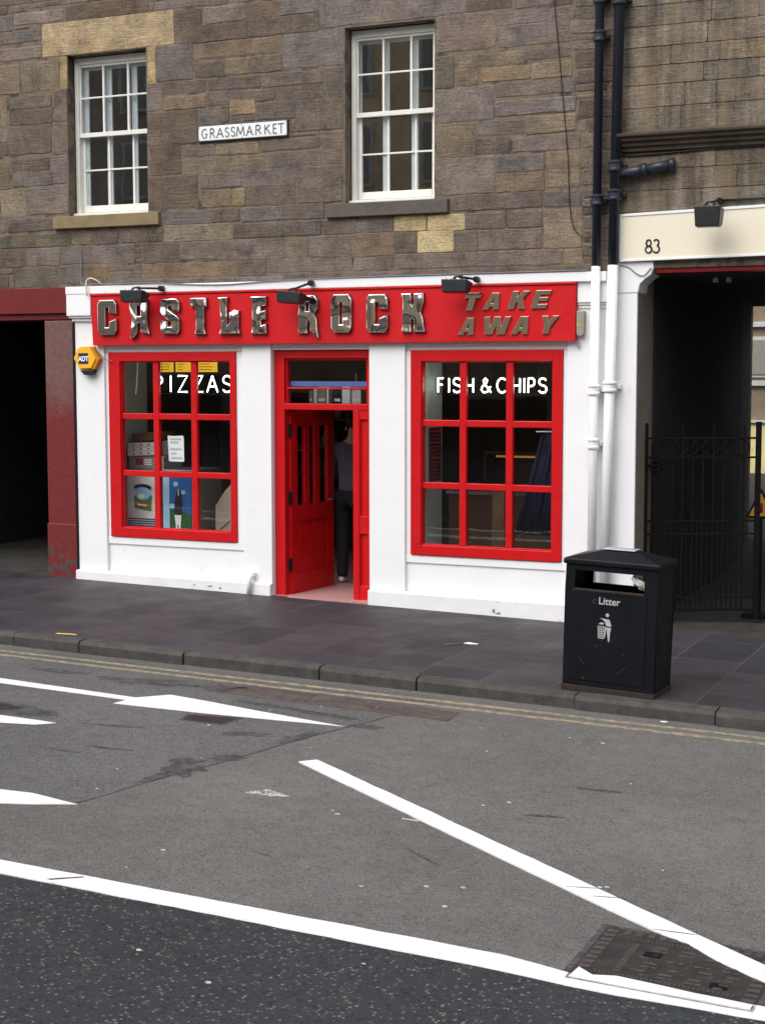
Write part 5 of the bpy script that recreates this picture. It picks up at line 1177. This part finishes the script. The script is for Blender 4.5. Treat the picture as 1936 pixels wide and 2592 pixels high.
# box files on the ledge behind the lower transom pane
x = -.40
for q, (wd, hh, m, cl) in enumerate(((.05, .14, 'jgrey', 'grey'), (.045, .17, 'paper', 'white'), (.10, .19, 'jgrey', 'wide grey'), (.03, .19, 'paper', 'thin white'), (.09, .18, 'blue', 'blue'), (.10, .19, 'paper', 'broad white'), (.11, .15, 'card', 'cream'))):
    t = thing('box_file', cl + ' box file standing behind the lower transom pane above the red door', 'box file', (x + wd / 2, .62, 2.075), 'box files above the door')
    MB().box(x, x + wd - .004, .50, .72, 2.075, 2.075 + hh).build('spine', m, t, bev=.003); MB().box(x + .008, x + wd - .012, .497, .4995, 2.10, 2.13).build('spine_label', 'signwhite', t)
    x += wd + (.06 if q in (3,) else .006 if q != 5 else .02)
tag(MB().box(-.6, .6, .48, .75, 2.04, 2.074).build('ledge_shelf', 'wood'), 'brown ledge shelf just inside above the doorway', 'shelf')

# person in the doorway, seen from behind ---------------------------------
def skin_mesh(verts, edges, radii, root=0, sub=2):
    me = bpy.data.meshes.new('tmp_skin'); me.from_pydata([tuple(v) for v in verts], edges, [])
    ob = bpy.data.objects.new('tmp_skin', me); COL.objects.link(ob)
    mo = ob.modifiers.new('skin', 'SKIN'); mo.use_smooth_shade = True
    for i, d in enumerate(me.skin_vertices[0].data):
        r = radii[i]; d.radius = r if isinstance(r, tuple) else (r, r); d.use_root = i == root
    s2 = ob.modifiers.new('sub', 'SUBSURF'); s2.levels = s2.render_levels = sub
    dg = bpy.context.evaluated_depsgraph_get(); em = bpy.data.meshes.new_from_object(ob.evaluated_get(dg))
    mb = MB(); mb.add([v.co for v in em.vertices], [list(p.vertices) for p in em.polygons])
    bpy.data.objects.remove(ob); return mb
pp = thing('person', 'person in grey lilac shirt and dark trousers standing inside the open doorway, back turned', 'person', (-.235, 1.22, .012))
X, Yp, Zp = -.225, 1.22, .012; HS = 1.10
def V_(a, b_, c): return (X + a * HS, Yp + b_ * HS, Zp + c * HS)
vv = [V_(0, 0, .96), V_(0, 0, 1.10), V_(0, .01, 1.28), V_(0, .01, 1.42), V_(0, .02, 1.50), V_(0, .045, 1.60), V_(0, .05, 1.68),
      V_(-.10, 0, .90), V_(-.11, .01, .50), V_(-.11, -.02, .09), V_(-.12, .09, .035), V_(.10, 0, .90), V_(.11, .03, .50), V_(.11, 0, .09), V_(.12, .11, .035),
      V_(-.175, .0, 1.40), V_(-.23, .02, 1.13), V_(-.20, .24, 1.08), V_(-.18, .31, 1.08), V_(.175, .0, 1.40), V_(.23, .02, 1.13), V_(.20, .24, 1.08), V_(.18, .31, 1.08), V_(0, .135, 1.60)]
ee = [(0, 1), (1, 2), (2, 3), (3, 4), (4, 5), (5, 6), (0, 7), (7, 8), (8, 9), (9, 10), (0, 11), (11, 12), (12, 13), (13, 14), (3, 15), (15, 16), (16, 17), (17, 18), (3, 19), (19, 20), (20, 21), (21, 22), (5, 23)]
rr = [(.15, .11), (.14, .10), (.16, .11), (.13, .09), .055, (.075, .09), .07, .085, .056, .042, .035, .085, .056, .042, .035, .06, .045, .034, (.036, .02), .06, .045, .034, (.036, .02), .014]
for hnd, sg in ((18, -1), (22, 1)):                    # four fingers and a thumb on each hand
    hx_, hy_, hz_ = vv[hnd]
    for q, L_ in enumerate((.062, .072, .068, .052)):
        b0 = len(vv); ox_ = (q - 1.5) * .019
        vv += [(hx_ + ox_, hy_ + .035, hz_), (hx_ + ox_, hy_ + .035 + L_ * .6, hz_ - .012), (hx_ + ox_, hy_ + .035 + L_, hz_ - .035)]; ee += [(hnd, b0), (b0, b0 + 1), (b0 + 1, b0 + 2)]; rr += [.010, .009, .007]
    b0 = len(vv); vv += [(hx_ - sg * .04, hy_ + .015, hz_), (hx_ - sg * .055, hy_ + .05, hz_ - .015)]; ee += [(hnd, b0), (b0, b0 + 1)]; rr += [.011, .009]
body = skin_mesh(vv, ee, rr).build('body', 'skin', pp, smooth=True)
sel = [0, 1, 2, 3, 15, 16, 17, 19, 20, 21, 4]; ix = {s: i for i, s in enumerate(sel)}
sv = [vv[i] for i in sel]; sv[0] = V_(0, 0, .87); srr = [(.185, .14), (.175, .13), (.185, .135), (.155, .11), .082, .064, .048, .082, .064, .048, .062]
sv[10] = V_(0, .015, 1.475)
se = [(ix[a], ix[b]) for a, b in ee if a in ix and b in ix]
skin_mesh(sv, se, srr).build('shirt', 'shirt', body, smooth=True)
sel = [0, 7, 8, 9, 11, 12, 13]; ix = {s: i for i, s in enumerate(sel)}
tv = [vv[i] for i in sel]; tv[3] = V_(-.11, -.02, .045); tv[6] = V_(.11, 0, .045)
skin_mesh(tv, [(ix[a], ix[b]) for a, b in ee if a in ix and b in ix], [(.168, .125), .108, .078, .066, .108, .078, .066]).build('trousers', 'trousers', body, smooth=True)
skin_mesh([V_(0, .02, 1.60), V_(0, .02, 1.68), V_(0, .06, 1.73)], [(0, 1), (1, 2)], [(.085, .09), (.092, .10), (.07, .08)]).build('hair', 'hair', body, smooth=True)
er = MB()
for sg in (-1, 1):
    c_ = Vector(V_(sg * .082, .05, 1.60)); er.tube([c_ + Vector((0, -.01, -.025)), c_ + Vector((sg * .012, -.012, 0)), c_ + Vector((0, -.005, .03))], [.008, .012, .009], 8)
    e_ = Vector(V_(sg * .032, .128, 1.625)); er.tube([e_, e_ + Vector((0, .008, 0))], [.012, .006], 8)
er.tube([Vector(V_(-.025, .125, 1.555)), Vector(V_(.025, .125, 1.555))], .007, 6)
er.build('ears_and_face', 'skin', body, smooth=True)
for q in (9, 13):
    a, c = Vector(vv[q]), Vector(vv[q + 1]); a.z = Zp + .05; c.z = Zp + .035
    skin_mesh([a + Vector((0, -.05, 0)), a, c], [(0, 1), (1, 2)], [(.036, .036), (.04, .036), (.036, .026)]).build('shoe', 'shoe', body, smooth=True)

# ================================================================== across the street (only its reflections are seen)
def far_house(x0, x1, h, m, label):
    t = thing('opposite_building', label, 'building', ((x0 + x1) / 2, -33.4, -.4))
    MB().box(x0, x1, -38, -33, -2, h).build('wall', m, t)
    MB().add([(x0, -33, h), (x1, -33, h), (x1, -35.5, h + 2.2), (x0, -35.5, h + 2.2), (x0, -38, h), (x1, -38, h)], [(0, 1, 2, 3), (3, 2, 5, 4), (0, 3, 4), (1, 5, 2), (0, 4, 5, 1)]).build('roof', 'slate', t)
    n = int((x1 - x0) / 2.6)
    for i in range(n):
        for z in (5.6, 8.7, 11.7):
            if z + 1.9 > h: continue
            x = x0 + (i + .5) * (x1 - x0) / n
            f = MB().box(x - .62, x + .62, -33.02, -32.93, z - .1, z + 1.95).build('window', 'yardpale', t)
            MB().box(x - .5, x + .5, -32.945, -32.91, z, z + 1.85).build('pane', 'jgrey', f)
    MB().box(x0 + .6, x1 - .6, -33.05, -32.9, -.2, 1.6).build('shopfront', 'wood', t)
far_house(-34, -20, 15, 'opp2', 'grey stone building opposite at the far left')
far_house(-19.9, -8, 16, 'opp', 'tan sandstone building opposite, left of centre')
far_house(-7.9, 3, 14.6, 'opp3', 'cream rendered building opposite the take-away')
far_house(3.1, 15, 16, 'opp', 'tan sandstone building opposite, right of centre')
far_house(15.1, 30, 15, 'opp2', 'grey stone building opposite at the far right')
